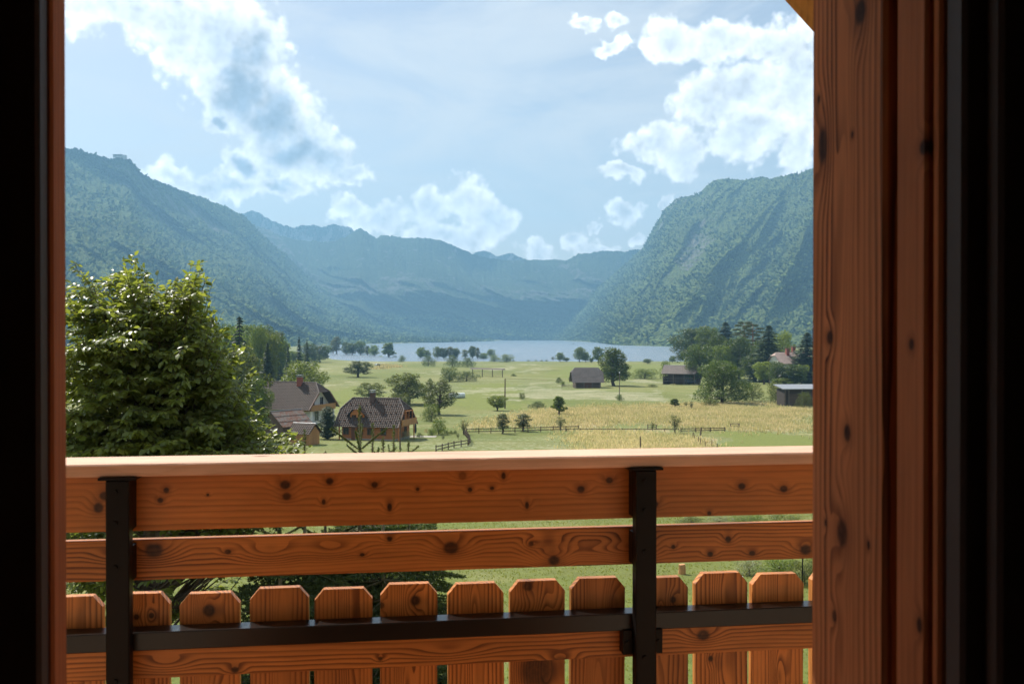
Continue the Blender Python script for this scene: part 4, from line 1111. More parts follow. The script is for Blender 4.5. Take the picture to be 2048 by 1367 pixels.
# 11 station on the left ridge
i0 = int(np.argmin(np.abs(gL['px'][0] - 243))); ridge_row = int(np.argmin(np.abs(gL['T'][:, 0] - 1.0)))
q = gL['P'][ridge_row, i0]
h = empty('summit_station', (float(q[0]), float(q[1]) - 12, float(q[2]) + 3), R(5), 'flat-roofed cable car station on the left mountain ridge', 'building'); h.scale = (.55, .55, .5)
MB().box(-34, 18, -9, 9, -8, 9).build('hall', MAT['far_wall'], h)
MB().box(20, 40, -8, 8, -18, 8).build('tower_hall', MAT['far_wall'], h)
MB().box(-36, 19.5, -11, 11, 9, 11).build('roof', MAT['dark_metal'], h)
MB().tube([(6, 0, 11), (6, 0, 24)], .5, 5).build('mast', MAT['zinc'], h)
for k in range(6): MB().box(-31 + k * 8, -26 + k * 8, -9.3, -9.01, 1, 5).build('window', MAT['window_dark'], h)

# ------------------------------------------------------------------ fences, posts, small things
def fence(name, label, pts, hgt, rails, mat, pw=.1, ground=True):
    h = empty(name, pts[0], 0, label, 'fence'); o = Vector(pts[0])
    P = [Vector(q) - o for q in pts]
    for q in P: 
        MB().box(q.x - pw/2, q.x + pw/2, q.y - pw/2, q.y + pw/2, q.z - .3, q.z + hgt + .06).build('post', MAT[mat], h)
    for a, b in zip(P[:-1], P[1:]):
        for z in rails: MB().beam(a + Vector((0, -pw * .55, z)), b + Vector((0, -pw * .55, z)), .045, .12).build('rail', MAT[mat], h)
    return h
def walk(pix, stepm):
    w = [at(*q) for q in pix]; out = [w[0]]
    for a, b in zip(w[:-1], w[1:]):
        n = max(1, round((b - a).length / stepm))
        for k in range(1, n + 1):
            q = a.lerp(b, k / n); out.append(Vector((q.x, q.y, float(ground_z(q.x, q.y)))))
    return out
fence('rail_fence', 'brown two-rail fence winding past the chalet lawn', walk([(872,905),(908,896),(936,891),(940,886),(936,878),(928,868)], 1.9), .85, (.35, .72), 'old_wood', .13)
fence('rail_fence', 'brown two-rail fence along the tall dry grass, with saplings behind it', walk([(933,867),(1030,865),(1157,861)], 2.1), .80, (.32, .70), 'old_wood', .13)
fence('low_fence', 'low single-rail fence between the two dry grass patches', walk([(1160,862),(1358,863)], 2.2), .42, (.36,), 'old_wood', .1)
fence('end_fence', 'short weathered two-rail fence ending by the small bench', walk([(1362,864),(1450,862)], 2.4), .62, (.22, .52), 'old_wood', .14)
fence('barn_fence', 'thin rail fence in front of the hay barn', walk([(1124,775),(1200,776)], 4.2), .9, (.45, .85), 'grey_wood', .16)
wf = empty('stake_fence', at(1400, 885), 0, 'row of leaning wire-fence stakes at the edge of the dry grass', 'fence'); wo = Vector(wf.location)
tips = []
for (x, yb, yt, ln) in ((1385,874,864,-.10),(1390,881,865,.16),(1397,884,873,-.03),(1400,889,875,-.12),(1412,894,881,.12),(1424,896,880,.0),(1435,901,886,.03)):
    q = at(x, yb) - wo; hh = (yb - yt) * (q.y + wo.y) / F
    MB().tube([(q.x, q.y, q.z - .3), (q.x - ln, q.y, q.z + hh)], [.06, .045], 6).build('stake', MAT['old_wood'], wf); tips.append((q.x - ln, q.y, q.z + hh * .8))
MB().tube(tips, .008, 4).build('wire', MAT['dark_metal'], wf)
q = at(1401, 871); tag(MB().tube([(0, 0, -.3), (.12, 0, 1.25)], [.13, .10], 7).build('gate_post', MAT['old_wood'], None, q), 'stout weathered gate post leaning beside the end fence', 'post')
q = at(1281, 898); 
o = tag(MB().tube([(0, 0, -.3), (.01, 0, .8), (-.02, 0, 1.55), (.0, .01, 1.62)], [.09, .085, .075, .04], 7).build('wooden_post', MAT['old_wood'], None, q), 'lone dark wooden post in the dry grass below the low fence', 'post')
def pole(name, px, yb, yt, r, label, mat='old_wood', cap=None):
    q = at(px, yb); hh = (yb - yt) * q.y / F
    h = empty(name, q, 0, label, 'pole')
    MB().tube([(0, 0, -.3), (0, 0, hh * .5), (.03, 0, hh)], [r * 1.25, r * 1.05, r * .8], 8).build('shaft', MAT[mat], h)
    if cap == 'lamp':
        MB().tube([(0, 0, hh), (0, 0, hh + .15), (.0, 0, hh + .35)], [.1, .18, .05], 8).build('lamp_head', MAT['cloth_white'], h)
    else:
        for s_ in (-1, 1): MB().tube([(s_ * r, 0, hh - .35), (s_ * (r + .12), 0, hh - .3), (s_ * (r + .12), 0, hh - .15)], .03, 5).build('insulator', MAT['stone'], h)
    return h, q + Vector((0, 0, hh))
e1, t1_ = pole('utility_pole', 1010, 817, 757, .13, 'tall dark wooden utility pole beside the light green young tree')
e2, t2_ = pole('lamp_pole', 1239, 799, 746, .10, 'grey lamp pole rising from an ivy mound in the meadow', 'grey_wood', 'lamp')
e3, t3_ = pole('utility_pole', 800, 899, 833, .09, 'thin dark utility pole standing in front of the wooden chalet')
e4, t4_ = pole('utility_pole', 1539, 770, 730, .12, 'pale bare pole in front of the dark spruces', 'grey_wood')
# overhead wire from the pole in the meadow to the lamp pole
wpts = [t1_.lerp(t2_, k / 16.0) - Vector((0, 0, .8 * math.sin(math.pi * k / 16))) for k in range(17)]
tag(MB().tube(wpts, .018, 4).build('power_line', MAT['dark_metal']), 'thin power line sagging from the utility pole to the lamp pole', 'cable')
def bale(px, py, k):
    q = at(px, py); r_ = .68
    h = empty('wrapped_bale', q + Vector((0, 0, r_ * .94)), R(18), 'white wrapped hay bale in the short row on the meadow', 'bale', 'wrapped bales in a row')
    MB().tube([(-.62, 0, 0), (-.56, 0, 0), (.56, 0, 0), (.62, 0, 0)], [r_ * .86, r_, r_, r_ * .86], 16).build('wrap', MAT['bale_wrap'], h, smooth=False)
    for x in (-.3, .0, .3): MB().tube([(x - .012, 0, 0), (x + .012, 0, 0)], r_ * 1.012, 16).build('wrap_fold', MAT['cloth_white'], h)
for k, (x, y) in enumerate(((903,796.5),(910,796.2),(917,795.8),(924.5,795.4))): bale(x, y, k)
for k, (x, y) in enumerate(((752,733),(757,733.2))):
    q = at(x, y); h = empty('wrapped_bale', q + Vector((0, 0, .8)), R(60), ['white wrapped bale lying beside the patch of dry reeds', 'black and white wrapped bale lying against the dry reeds'][k], 'bale')
    MB().tube([(-.7, 0, 0), (-.62, 0, 0), (.62, 0, 0), (.7, 0, 0)], [.7, .85, .85, .7], 14).build('wrap', MAT['bale_wrap' if k == 0 else 'cloth_dark'], h)
def bench(px, py, label):
    q = at(px, py); h = empty('bench', q, R(4), label, 'bench')
    MB().box(-.8, .8, -.2, .2, .62, .68).build('seat', MAT['old_wood'], h)
    for x in (-.68, .68): MB().box(x - .05, x + .05, -.16, .16, -.15, .62).build('leg', MAT['old_wood'], h)
    MB().box(-.65, .65, -.02, .02, .2, .28).build('stretcher', MAT['old_wood'], h)
bench(1304, 857, 'plain wooden bench at the dry grass behind the low fence'); bench(1470, 855, 'plain wooden bench beyond the end of the weathered fence')
# closed garden umbrella by the chalet
q = at(831, 872); h = empty('garden_umbrella', q, 0, 'closed dark garden umbrella on the terrace beside the chalet', 'umbrella')
MB().tube([(0, 0, 0), (0, 0, 2.1)], .025, 6).build('pole', MAT['zinc'], h)
MB().tube([(0, 0, .45), (0, 0, .8), (0, 0, 1.7), (0, 0, 2.05)], [.10, .17, .12, .02], 9).build('canopy', MAT['cloth_dark'], h)
MB().tube([(0, 0, 0), (0, 0, .07)], .24, 12).build('base', MAT['stone'], h)
q = at(838, 873); tag(MB().poly([(-1.6,-.8,.02),(2.4,-.9,.02),(2.6,.8,.03),(-1.4,.9,.03),(-1.6,-.8,-.3),(2.4,-.9,-.3),(2.6,.8,-.3),(-1.4,.9,-.3)],[(0,1,2,3),(4,7,6,5),(0,4,5,1),(1,5,6,2),(2,6,7,3),(3,7,4,0)]).build('terrace', MAT['stone'], None, q), kind='structure')
# boats far out on the lake
for (x, d, lb) in ((1147, 2300, 'tiny dark boat drifting on the open lake'), (757, 1720, 'tiny dark boat near the wooded left shore')):
    u = (x - 1024) / F; h = empty('boat', (u * d, d, LAKE), R(20), lb, 'boat')
    MB().poly([(-3,-.9,.6),(2,-.9,.6),(3.6,0,.8),(2,.9,.6),(-3,.9,.6),(-2.7,-.5,-.2),(1.8,-.5,-.2),(2.8,0,-.2),(1.8,.5,-.2),(-2.7,.5,-.2)],[(0,1,6,5),(1,2,7,6),(2,3,8,7),(3,4,9,8),(4,0,5,9),(5,6,7,8,9),(0,4,3,2,1)]).build('hull', MAT['cloth_dark'], h)
    MB().box(-.5, .5, -.3, .3, .6, 1.9, .1).build('cabin', MAT['old_wood'], h)
# garden under the balcony, right
q = at(1364, 1148); tag(MB().tube([(0,0,-.2),(.02,0,.25),(0,0,.42)], [.17,.15,.14], 9).build('wooden_stake', MAT['shed_wood'], None, q), 'short thick wooden stake on the lawn under the balcony', 'post')
q = at(1447, 1160); h = empty('cloth_pile', q, 0, 'crumpled pile of white sheets on the lawn under the balcony', 'sheets')
r_ = np.random.default_rng(3)
gx, gy = np.meshgrid(np.linspace(-.75, .75, 26), np.linspace(-.6, .6, 20))
def cloth(seed, lift):
    zz = lift + .22 * fbm(gx * 3 + seed, gy * 3, 4, seed) * np.clip(1.25 - np.hypot(gx / .75, gy / .6), 0, 1)
    V = np.stack([gx + .06 * np.sin(gy * 9 + seed), gy + .06 * np.cos(gx * 8), zz], -1).reshape(-1, 3)
    i, j = np.meshgrid(np.arange(19), np.arange(25), indexing='ij'); a = (i * 26 + j).ravel()
    return mesh_np('sheet', V, np.stack([a, a + 1, a + 27, a + 26], 1), MAT['cloth_white'], True)
for k, (dx, dy) in enumerate(((0, 0), (.45, .2), (-.35, .3))):
    o = link('sheet', cloth(k * 7 + 1, .02 + .05 * k), h); o.location = (dx, dy, 0); o.rotation_euler = (0, 0, k * 1.1); o.scale = (.55, .55, .8)
q = at(1606, 1175); tag(MB().tube([(0,0,-.3),(0,0,1.9)], .028, 7).build('metal_pole', MAT['dark_metal'], None, q), 'thin dark metal pole by the flowering shrubs under the balcony', 'pole')
# ------------------------------------------------------------------ vegetation
def leaf_quads(C, Nrm, size, r, asp=.55, fold=0.0, droop=0.0):
    """diamond leaves: centres C, facing Nrm"""
    n = len(C)
    t = r.normal(size=(n, 3)); t[:, 2] -= droop
    t = unit(t - (t * Nrm).sum(1, keepdims=True) * Nrm); b = np.cross(Nrm, t)
    s = size[:, None]
    V = np.stack([C - t * s * .5, C + b * s * asp * .5 + Nrm * s * fold, C + t * s * .5, C - b * s * asp * .5 + Nrm * s * fold], 1)
    return V.reshape(-1, 3), np.arange(n * 4).reshape(n, 4)

def broad(seed, H=10.0, W=8.0, base=.16, nb=22, nl=5200, leaf=.36, shape='round', br=.17, rag=.35):
    r = np.random.default_rng(seed)
    hs = r.random(nb); B = []
    for i in range(nb):
        h_ = base + (1 - base) * (.08 + .84 * (i + r.random()) / nb)
        k = (h_ - base) / (1 - base)
        if shape == 'round': e = math.sqrt(max(0.04, 1 - (2 * k - .85) ** 2 / 1.35))
        elif shape == 'cone': e = .25 + .85 * (1 - k) ** .8 if k > .15 else .75
        elif shape == 'oval': e = math.sqrt(max(.03, 1 - (2 * k - 1) ** 2)) 
        else: e = math.sqrt(max(.05, 1 - k * k * .9))
        a = i * 2.399 + r.random() * .7; q = math.sqrt(r.random()) * (W / 2) * e * .74
        B.append((math.cos(a) * q, math.sin(a) * q, h_ * H, br * W * r.uniform(.75, 1.3) * (.65 + .35 * e)))
    B = np.array(B)
    w = B[:, 3] ** 2; idx = r.choice(nb, nl, p=w / w.sum())
    d = unit(r.normal(size=(nl, 3))); d[:, 2] = d[:, 2] * .8 + .12; d = unit(d)
    rr = B[idx, 3] * (1 - rag * r.random(nl) ** 1.5 + rag * .6 * r.random(nl) ** 4)
    C = B[idx, :3] + d * rr[:, None] * np.array([1, 1, .82])
    C[:, 2] = np.maximum(C[:, 2], base * H * .35)
    # drop leaves buried deep inside other clumps
    dist = np.min(np.linalg.norm(C[:, None, :] - B[None, :, :3], axis=2) / B[None, :, 3], axis=1)
    C = C[dist > .42]; d = d[dist > .42]
    nr = unit(d + r.normal(size=C.shape) * .75 + np.array([0, 0, .25]))
    V, Fq = leaf_quads(C, nr, leaf * r.uniform(.6, 1.4, len(C)), r, .7)
    mb = MB(); tr = .028 * H
    top = float(B[:, 2].max()) - .1 * H
    tp = [(0, 0, -.06 * H), (0, 0, .02 * H), (r.normal() * .02 * H, r.normal() * .02 * H, H * base), (r.normal() * .03 * H, r.normal() * .03 * H, top * .62), (0, 0, top)]
    mb.tube(tp, [tr * 1.5, tr * 1.1, tr, tr * .6, tr * .15], 7)
    for k in range(nb):
        if k % 2 == 0:
            z = max(H * base * .9, B[k, 2] * .55)
            mb.tube([(0, 0, z), (B[k, 0] * .45, B[k, 1] * .45, (z + B[k, 2]) / 2 - .02 * H), tuple(B[k, :3])], [tr * .45, tr * .3, tr * .08], 5, False)
    return mb, V, Fq
def conifer(seed, H=12.0, W=5.0, lev=36, per=15, leaf=.70, droop=.35, gap=.04, power=.85, dens=1.0):
    r = np.random.default_rng(seed); C = []; Nn = []; T = []; S = []
    for l in range(lev):
        h_ = gap + (1 - gap) * (l + r.random() * .8) / lev
        Rm = W / 2 * (1 - h_) ** power * r.uniform(.75, 1.15) + .06
        for k in range(per):
            a = r.random() * 6.283; Rk = Rm * r.uniform(.7, 1.15)
            m = max(2, int(Rk / (leaf * .38) * dens))
            for j in range(m):
                f = (j + .6) / m
                z = h_ * H - droop * Rk * f + .22 * Rk * f * f
                side = r.normal() * .16 * Rk * f
                p_ = np.array([math.cos(a) * Rk * f - math.sin(a) * side, math.sin(a) * Rk * f + math.cos(a) * side, z])
                C.append(p_); T.append(np.array([math.cos(a), math.sin(a), -.45]) + r.normal(size=3) * .25); S.append(leaf * r.uniform(.6, 1.2))
                Nn.append(np.array([math.cos(a) * .3, math.sin(a) * .3, .9]) + r.normal(size=3) * .45)
    C, T, Nn, S = map(np.array, (C, T, Nn, S))
    T = unit(T); Nn = unit(Nn - (Nn * T).sum(1, keepdims=True) * T); b = np.cross(Nn, T); s = S[:, None]
    V = np.stack([C - T * s * .45, C + b * s * .24 - T * s * .05, C + T * s * .6, C - b * s * .24 - T * s * .05], 1).reshape(-1, 3)
    mb = MB().tube([(0, 0, -.05 * H), (0, 0, .3 * H), (0, 0, .98 * H)], [.020 * H, .013 * H, .002 * H], 7)
    return mb, V, np.arange(len(V)).reshape(-1, 4)
def pine(seed, H=16.0, W=7.0):
    r = np.random.default_rng(seed); mb = MB(); P = []; Nn = []
    mb.tube([(0, 0, -.5), (.1, 0, H * .4), (-.1, .1, H * .75), (0, 0, H * .97)], [.28, .22, .15, .04], 8)
    for i in range(26):
        h_ = .36 + .62 * (i + r.random()) / 26; a = i * 2.4 + r.random(); Rk = W / 2 * r.uniform(.5, 1.1) * (1 - ((h_ - .6) / .5) ** 2 * .75)
        e = np.array([math.cos(a) * Rk, math.sin(a) * Rk, h_ * H + .15 * Rk])
        mb.tube([(0, 0, h_ * H - .3), tuple(e * np.array([.5, .5, 1]) - np.array([0, 0, .1])), tuple(e)], [.07, .05, .015], 4, False)
        for q in (.55, .8, 1.0):
            c = e * np.array([q, q, 1]); n = 90
            d = unit(r.normal(size=(n, 3))); P.append(c + d * np.array([.85, .85, .38]) * r.uniform(.5, 1, n)[:, None]); Nn.append(unit(d + r.normal(size=(n, 3)) * .5))
    P = np.concatenate(P); Nn = np.concatenate(Nn)
    V, Fq = leaf_quads(P, Nn, .42 * r.uniform(.6, 1.3, len(P)), r, .35)
    return mb, V, Fq
PROTO = {}
def proto(key, gen, H, leafm, barkm='bark'):
    mb, V, Fq = gen
    w = V[:, :2].max() - V[:, :2].min()
    PROTO[key] = (mb.mesh('trunk', MAT[barkm], True), mesh_np('crown', V, Fq, MAT[leafm]), H, float(np.percentile(np.abs(V[:, :2]), 97) * 2))
proto('round1', broad(1), 10, 'leaf_mid'); proto('round2', broad(2, W=9, nb=26, rag=.5), 10, 'leaf_mid'); proto('round3', broad(3, W=7, nb=18), 10, 'leaf_mid')
proto('dark1', broad(4, W=8.5, nb=24), 10, 'leaf_dark'); proto('dark2', broad(5, W=7, nb=20, shape='oval'), 10, 'leaf_dark')
proto('light1', broad(6, W=9.5, nb=26, rag=.45, br=.15), 10, 'leaf_light'); proto('light2', broad(7, W=8, nb=18, rag=.5), 10, 'leaf_light')
proto('olive1', broad(8, W=9, nb=30, rag=.55, br=.12, leaf=.30, nl=6500), 10, 'leaf_olive'); proto('olive2', broad(9, W=8, nb=26, rag=.6, br=.12, leaf=.28, nl=5200), 10, 'leaf_olive')
proto('linden', broad(10, W=7.6, nb=46, nl=11000, leaf=.26, shape='cone', base=.10, br=.15), 10, 'leaf_mid')
proto('coneleaf', broad(11, W=6, nb=24, nl=3600, shape='cone', base=.18, br=.15, leaf=.4), 10, 'leaf_mid')
proto('slim', broad(12, W=4.6, nb=16, nl=2600, shape='oval', rag=.6, br=.20), 10, 'leaf_grey'); proto('sapling', broad(13, W=5, nb=16, nl=1500, shape='oval', rag=.9, br=.2, base=.2, leaf=.34), 10, 'leaf_grey')
proto('bush1', broad(14, W=15, nb=24, base=.02, shape='dome', br=.15, nl=5200), 10, 'leaf_dark'); proto('bush2', broad(15, W=14, nb=20, base=.02, shape='dome', br=.16), 10, 'leaf_mid'); proto('bush3', broad(16, W=16, nb=26, base=.02, shape='dome', br=.13, rag=.6), 10, 'leaf_olive')
proto('big', broad(17, W=9.5, nb=44, nl=13000, leaf=.24, br=.13, rag=.4), 10, 'leaf_dark'); proto('biglight', broad(18, W=9, nb=40, nl=11000, leaf=.26, br=.13, rag=.45), 10, 'leaf_mid')
proto('bigbush', broad(19, W=11.5, nb=44, nl=15000, leaf=.24, base=.02, shape='dome', br=.12, rag=.4), 10, 'leaf_dark')
proto('spruce1', conifer(20), 12, 'needle'); proto('spruce2', conifer(21, W=5.8, lev=26, droop=.5), 12, 'needle'); proto('spruce3', conifer(22, W=4.2, lev=36, per=10), 12, 'needle')
proto('sprucebig', conifer(23, H=12, W=5.6, lev=54, per=20, leaf=.50), 12, 'needle'); proto('thuja', conifer(24, H=10, W=6.4, lev=46, per=16, leaf=.5, droop=-.35, gap=.01, power=.5), 10, 'needle')
proto('pine', pine(25), 16, 'needle_pine', 'bark_pine')
proto('redbush', broad(26, W=14, nb=12, nl=900, base=.02, shape='dome', br=.2), 10, 'leaf_red'); proto('flowerbush', broad(27, W=15, nb=16, nl=2400, base=.02, shape='dome', br=.18, leaf=.5), 10, 'leaf_flower')
_tn = [0]
def tree(name, key, px, yb, yt, wpx, label, cat='tree', group=None, d=None, lift=0.0):
    tm, cm, H, W = PROTO[key]
    q = at(px, yb) if d is None else onground(px, d)
    hm = (yb - yt) * q.y / F if d is None else (HZ - yt) / F * q.y - q.z
    wm_ = wpx * q.y / F
    _tn[0] += 1
    h = empty(name, q, _tn[0] * 1.37, label, cat, group)
    h.scale = (wm_ / W, wm_ / W, hm / H)
    link('trunk' if cat == 'tree' else 'stem', tm, h); link('crown' if cat == 'tree' else 'foliage', cm, h)
    return h
G1 = 'trees along the near lake shore'
LS = 'broadleaf tree standing on the near lake shore'
for (k, x, b, t, w) in (('round1',657,709,690,18),('slim',673,710,671,15),('slim',667,709,678,12),('dark1',693,711,684,22),('dark2',705,712,685,20),('slim',735,713,690,10),('round1',748,714,689,20),
    ('round3',841,718,693,18),('round1',853,717,699,16),('round2',875,719,693,16),('round3',888,719,694,17),('slim',900,719,692,13),('dark2',911,719,695,17),
    ('slim',930,718,698,13),('slim',955,720,694,9),('round1',967,720,705,18),('round2',981,714,698,16),('round1',1120,723,704,17),('sapling',1106,722,712,8),('round3',1133,723,714,11),
    ('round2',1159,724,694,25),('round1',1171,724,703,19),('round3',1196,725,692,22),('round3',1183,725,715,8),('round1',1345,725,711,12),('round1',1295,727,717,18)):
    tree('shore_tree', k, x, b, t, w, {'slim': 'slim loose tree standing on the near lake shore', 'dark1': 'dark spreading tree standing on the near lake shore', 'dark2': 'dark oval tree standing on the near lake shore', 'sapling': 'tiny thin tree standing on the near lake shore'}.get(k, 'round green tree standing on the near lake shore'), group=G1)
tree('shore_tree','dark1',722,712,682,24,'dense dark tree closing the clump on the lake shore')
tree('shore_tree','coneleaf',778,716,684,26,'broad cone-shaped tree alone on the lake shore')
tree('shore_tree','dark2',945,719,691,16,'dark upright egg-shaped tree on the lake shore')
for x in (1057,1072,1083,1093,1027): tree('shore_bush','bush1',x,722.4,719,6,'tiny dark bush at the water edge','bush','tiny bushes at the water edge')
for x in (762,790,1217): tree('shore_bush','bush2',x,716 if x < 1000 else 725,711 if x < 1000 else 721,9,'small green bush at the water edge','bush','small bushes at the water edge')
B_ = lambda k, x, b, t, w, lb: tree('bush', k, x, b, t, w, lb, 'bush')
B_('bush1',804,724,710,17,'small round dark bush between the shore and the spreading meadow tree')
B_('bush1',857,732,711,27,'round dark bush on the meadow below the shore trees')
B_('bush1',905,733,710,32,'tall dark bush joined to a lower one below the shore trees')
B_('bush1',935,734,714,30,'lower dark bush beside the tall dark bush on the meadow')
B_('bush2',988,723,709,23,'left one of two rounded bushes near the shore')
B_('bush2',1013,724,708,28,'right one of two rounded bushes near the shore')
tree('meadow_tree','olive1',716,754,721,54,'dark spreading low tree standing alone with its shadow on the meadow')
B_('bush1',778,766,755,22,'dark low bush behind the fruit trees of the chalet'); B_('bush1',860,764,756,9,'tiny dark bush beside the long hedge bushes')
B_('bush2',899,763,734,46,'large rounded bush beside the open drying rack'); B_('bush1',934,762,742,44,'lower spreading bush under the open drying rack')
B_('bush1',1027,752,747,12,'tiny low bush at the end of the drying rack')
tree('fruit_tree','olive2',740,800,764,56,'greyish fruit tree right behind the chalet chimney')
tree('fruit_tree','olive1',817,808,745,78,'wide bushy fruit tree behind the chalet roof')
tree('fruit_tree','olive2',878,829,758,64,'leaning open fruit tree beside the white bales')
B_('bush2',863,842,807,38,'rounded green bush under the open fruit tree')
B_('bush3',800,812,785,50,'light scrub under the wide fruit tree')
tree('young_tree','light2',995,821,790,36,'light green young tree beside the utility pole')
tree('sapling','slim',1005,867,825,24,'slim grey-green sapling at the left of the pair behind the rail fence'); tree('sapling','slim',1046,862,826,28,'rounder grey-green sapling at the right of the pair behind the rail fence')
tree('sapling','sapling',1121,860,831,21,'thin open sapling behind the rail fence end'); tree('young_tree','coneleaf',1118,830,790,25,'neat cone-shaped young tree in the dry grass')
B_('bush1',1075,816,802,32,'dark spiky bush at the edge of the dry grass'); B_('bush3',1044,798,785,14,'thin brownish bush in the open meadow')
B_('bush1',1118,766,754,13,'dark round bush at the left of the hay barn'); B_('bush2',1126,771,762,10,'small bush by the thin barn fence'); B_('bush1',1143,764,748,10,'dark shrub against the hay barn end')
tree('linden','linden',1227,771,694,60,'tall dense cone-shaped linden beside the hay barn')
B_('bush2',1289,757,737,52,'wide spiky bush on the meadow beyond the lamp pole'); B_('bush3',1304,774,768,20,'low reddish green scrub on the meadow')
B_('bush1',1239,801,788,17,'dark ivy mound at the foot of the lamp pole')
# right-hand grove
tree('tall_tree','big',1386,738,655,78,'tall dark round tree at the lake end of the grove')
tree('tall_tree','biglight',1415,742,652,62,'lighter green tall tree in the middle of the grove')
tree('spruce','sprucebig',1451,745,643,66,'tall pointed spruce in the middle of the grove')
tree('pine','pine',1488,750,645,44,'red-barked pine at the left of two in the grove'); tree('pine','pine',1506,752,645,42,'red-barked pine at the right of two in the grove')
tree('spruce','sprucebig',1538,763,650,74,'dark pointed spruce between the pines and the villa'); tree('spruce','sprucebig',1614,765,664,72,'dark spruce at the right of the villa')
tree('tall_tree','light1',1566,0,662,44,'light green round tree rising behind the villa roof', d=400)
tree('tall_tree','dark1',1470,758,705,60,'dark undergrowth tree below the pines'); tree('tall_tree','dark1',1512,763,712,62,'dark undergrowth tree below the left spruce of the villa')
tree('tall_tree','biglight',1442,760,690,50,'bright green tree in front of the grove, beside the hay shelter'); 
tree('tall_tree','light2',1528,768,722,40,'bright green young tree below the dark spruce')
tree('tall_tree','big',1478,0,672,62,'dark leafy tree standing between the tall spruce and the pines',d=372); tree('tall_tree','dark1',1440,0,672,56,'dark leafy tree behind the tall spruce of the grove',d=380); tree('tall_tree','dark1',1524,0,682,52,'dark leafy tree right behind the pines',d=365)
tree('tall_tree','dark2',1590,0,727,48,'dark garden tree hiding the lower wall of the villa',d=318); tree('tall_tree','dark1',1398,0,690,60,'dark leafy tree behind the hay shelter',d=330); tree('tall_tree','dark1',1556,0,722,40,'dark garden tree left of the villa wall',d=322)
B_('bigbush',1443,806,719,98,'huge dark bush in front of the grove'); B_('bush3',1505,802,764,46,'pale olive bush at the right side of the huge bush')
B_('bush3',1552,806,763,38,'pale olive bush at the slatted shed corner'); B_('bush3',1609,816,783,32,'yellowish bush growing in front of the slatted shed')
tree('young_tree','light2',1603,768,728,32,'light green young tree behind the slatted shed'); tree('young_tree','light2',1570,772,755,40,'low light green thicket behind the slatted shed')
B_('bush2',1331,757,721,22,'leafy bush behind the hay shelter'); B_('bush3',1420,812,796,30,'low scrub at the foot of the huge bush')
tree('sapling','sapling',1350,866,827,22,'dark young tree behind the end fence'); tree('sapling','coneleaf',1350,814,796,18,'small sapling at the upper edge of the dry grass'); tree('sapling','sapling',1372,814,802,8,'tiny sapling in the middle of three in the meadow'); tree('sapling','sapling',1383,818,801,9,'tiny sapling at the right of three in the meadow')
tree('sapling','sapling',1305,862,842,9,'bare thin sapling beside the bench')
# left side
tree('spruce','spruce2',479,0,629,52,'old thin-topped spruce above the round brownish tree', d=230)
tree('tall_tree','olive1',476,0,688,100,'round brownish-green tree beside the cottage', d=165)
tree('spruce','sprucebig',535,0,684,34,'narrow dark spruce behind the white house', d=235)
tree('tall_tree','big',506,0,752,76,'dark dense tree growing against the white house', d=135)
tree('tall_tree','biglight',585,732,701,58,'dome-shaped bright tree behind the walnut')
tree('walnut','light1',603,803,722,96,'bright yellow-green walnut beside the white house roof')
B_('dark1',640,724,690,38,'dark round tree clump at the meadow edge'); B_('bush1',630,726,705,30,'low dark bush at the foot of the meadow edge clump')
tree('tall_tree','dark1',617,726,687,30,'dark leafy tree left in the meadow edge clump')
GL = 'spruces behind the left meadow edge'
for (x, t, w, d) in ((598,674,16,390),(614,680,14,400),(563,666,18,380),(538,655,20,360),(557,680,18,330),(576,688,14,340),(520,668,22,300)): tree('spruce',('spruce1','spruce3')[x % 2],x,0,t,w,'dark spruce behind the left meadow edge',group=GL,d=d)
GW = 'broadleaf trees on the left wooded rise'
r_ = np.random.default_rng(12)
for k in range(30):
    x = 395 + 175 * r_.random(); d = 270 + 190 * r_.random(); t = 640 + 26 * r_.random() + max(0, (x - 500)) * .38
    tree('hillside_tree',('round1','round2','olive2','dark1','round3','light2')[k % 6],x,0,t,34 + 16 * r_.random(),{'l': 'light green tree of the wooded rise beside the lake', 'd': 'dark green tree of the wooded rise beside the lake', 'o': 'olive green tree of the wooded rise beside the lake'}.get(('round1','round2','olive2','dark1','round3','light2')[k % 6][0], 'mid green tree of the wooded rise beside the lake'),group=GW,d=d)
tree('thuja','thuja',655,878,813,38,'dark thuja growing between the board shed and the chalet')
B_('bush2',877,869,838,31,'green round shrub at the chalet terrace'); B_('bush2',863,871,857,18,'low green shrub at the chalet terrace edge'); B_('redbush',854,865,857,11,'small red-leaved shrub at the chalet terrace')
for x in (894,902,910): tree('clipped_shrub','bush1',x,868,860.5,9,'small clipped shrub in the row of three on the chalet lawn','shrub','row of clipped shrubs')
B_('flowerbush',806,878,861,30,'pale flowering shrub against the chalet wall'); B_('bush1',839,874,865,13,'dark small shrub beside the closed umbrella')
tree('sapling','sapling',927,869,838,17,'thin sapling at the fence corner'); tree('sapling','sapling',886,879,869,8,'tiny sapling on the chalet lawn near the shrubs'); tree('sapling','sapling',916,878,865,7,'tiny sapling on the chalet lawn near the fence')
# shrubs and beds under the balcony, right
for (k, x, b, t, w, lb) in (('flowerbush',1500,1150,1118,70,'flowering shrub at the left of the garden border under the balcony'),('bush2',1560,1160,1115,80,'leafy shrub in the garden border under the balcony'),('bush3',1610,1170,1120,60,'olive shrub by the metal pole under the balcony'),
    ('bush3',1385,1052,1034,60,'leafy bed plant at the left of the kitchen garden'),('flowerbush',1440,1054,1033,66,'pale flowering bed plant in the kitchen garden'),('bush2',1500,1055,1030,80,'green bed plant in the kitchen garden'),('bush3',1570,1060,1030,80,'olive bed plant at the right of the kitchen garden')):
    B_(k, x, b, t, w, lb)

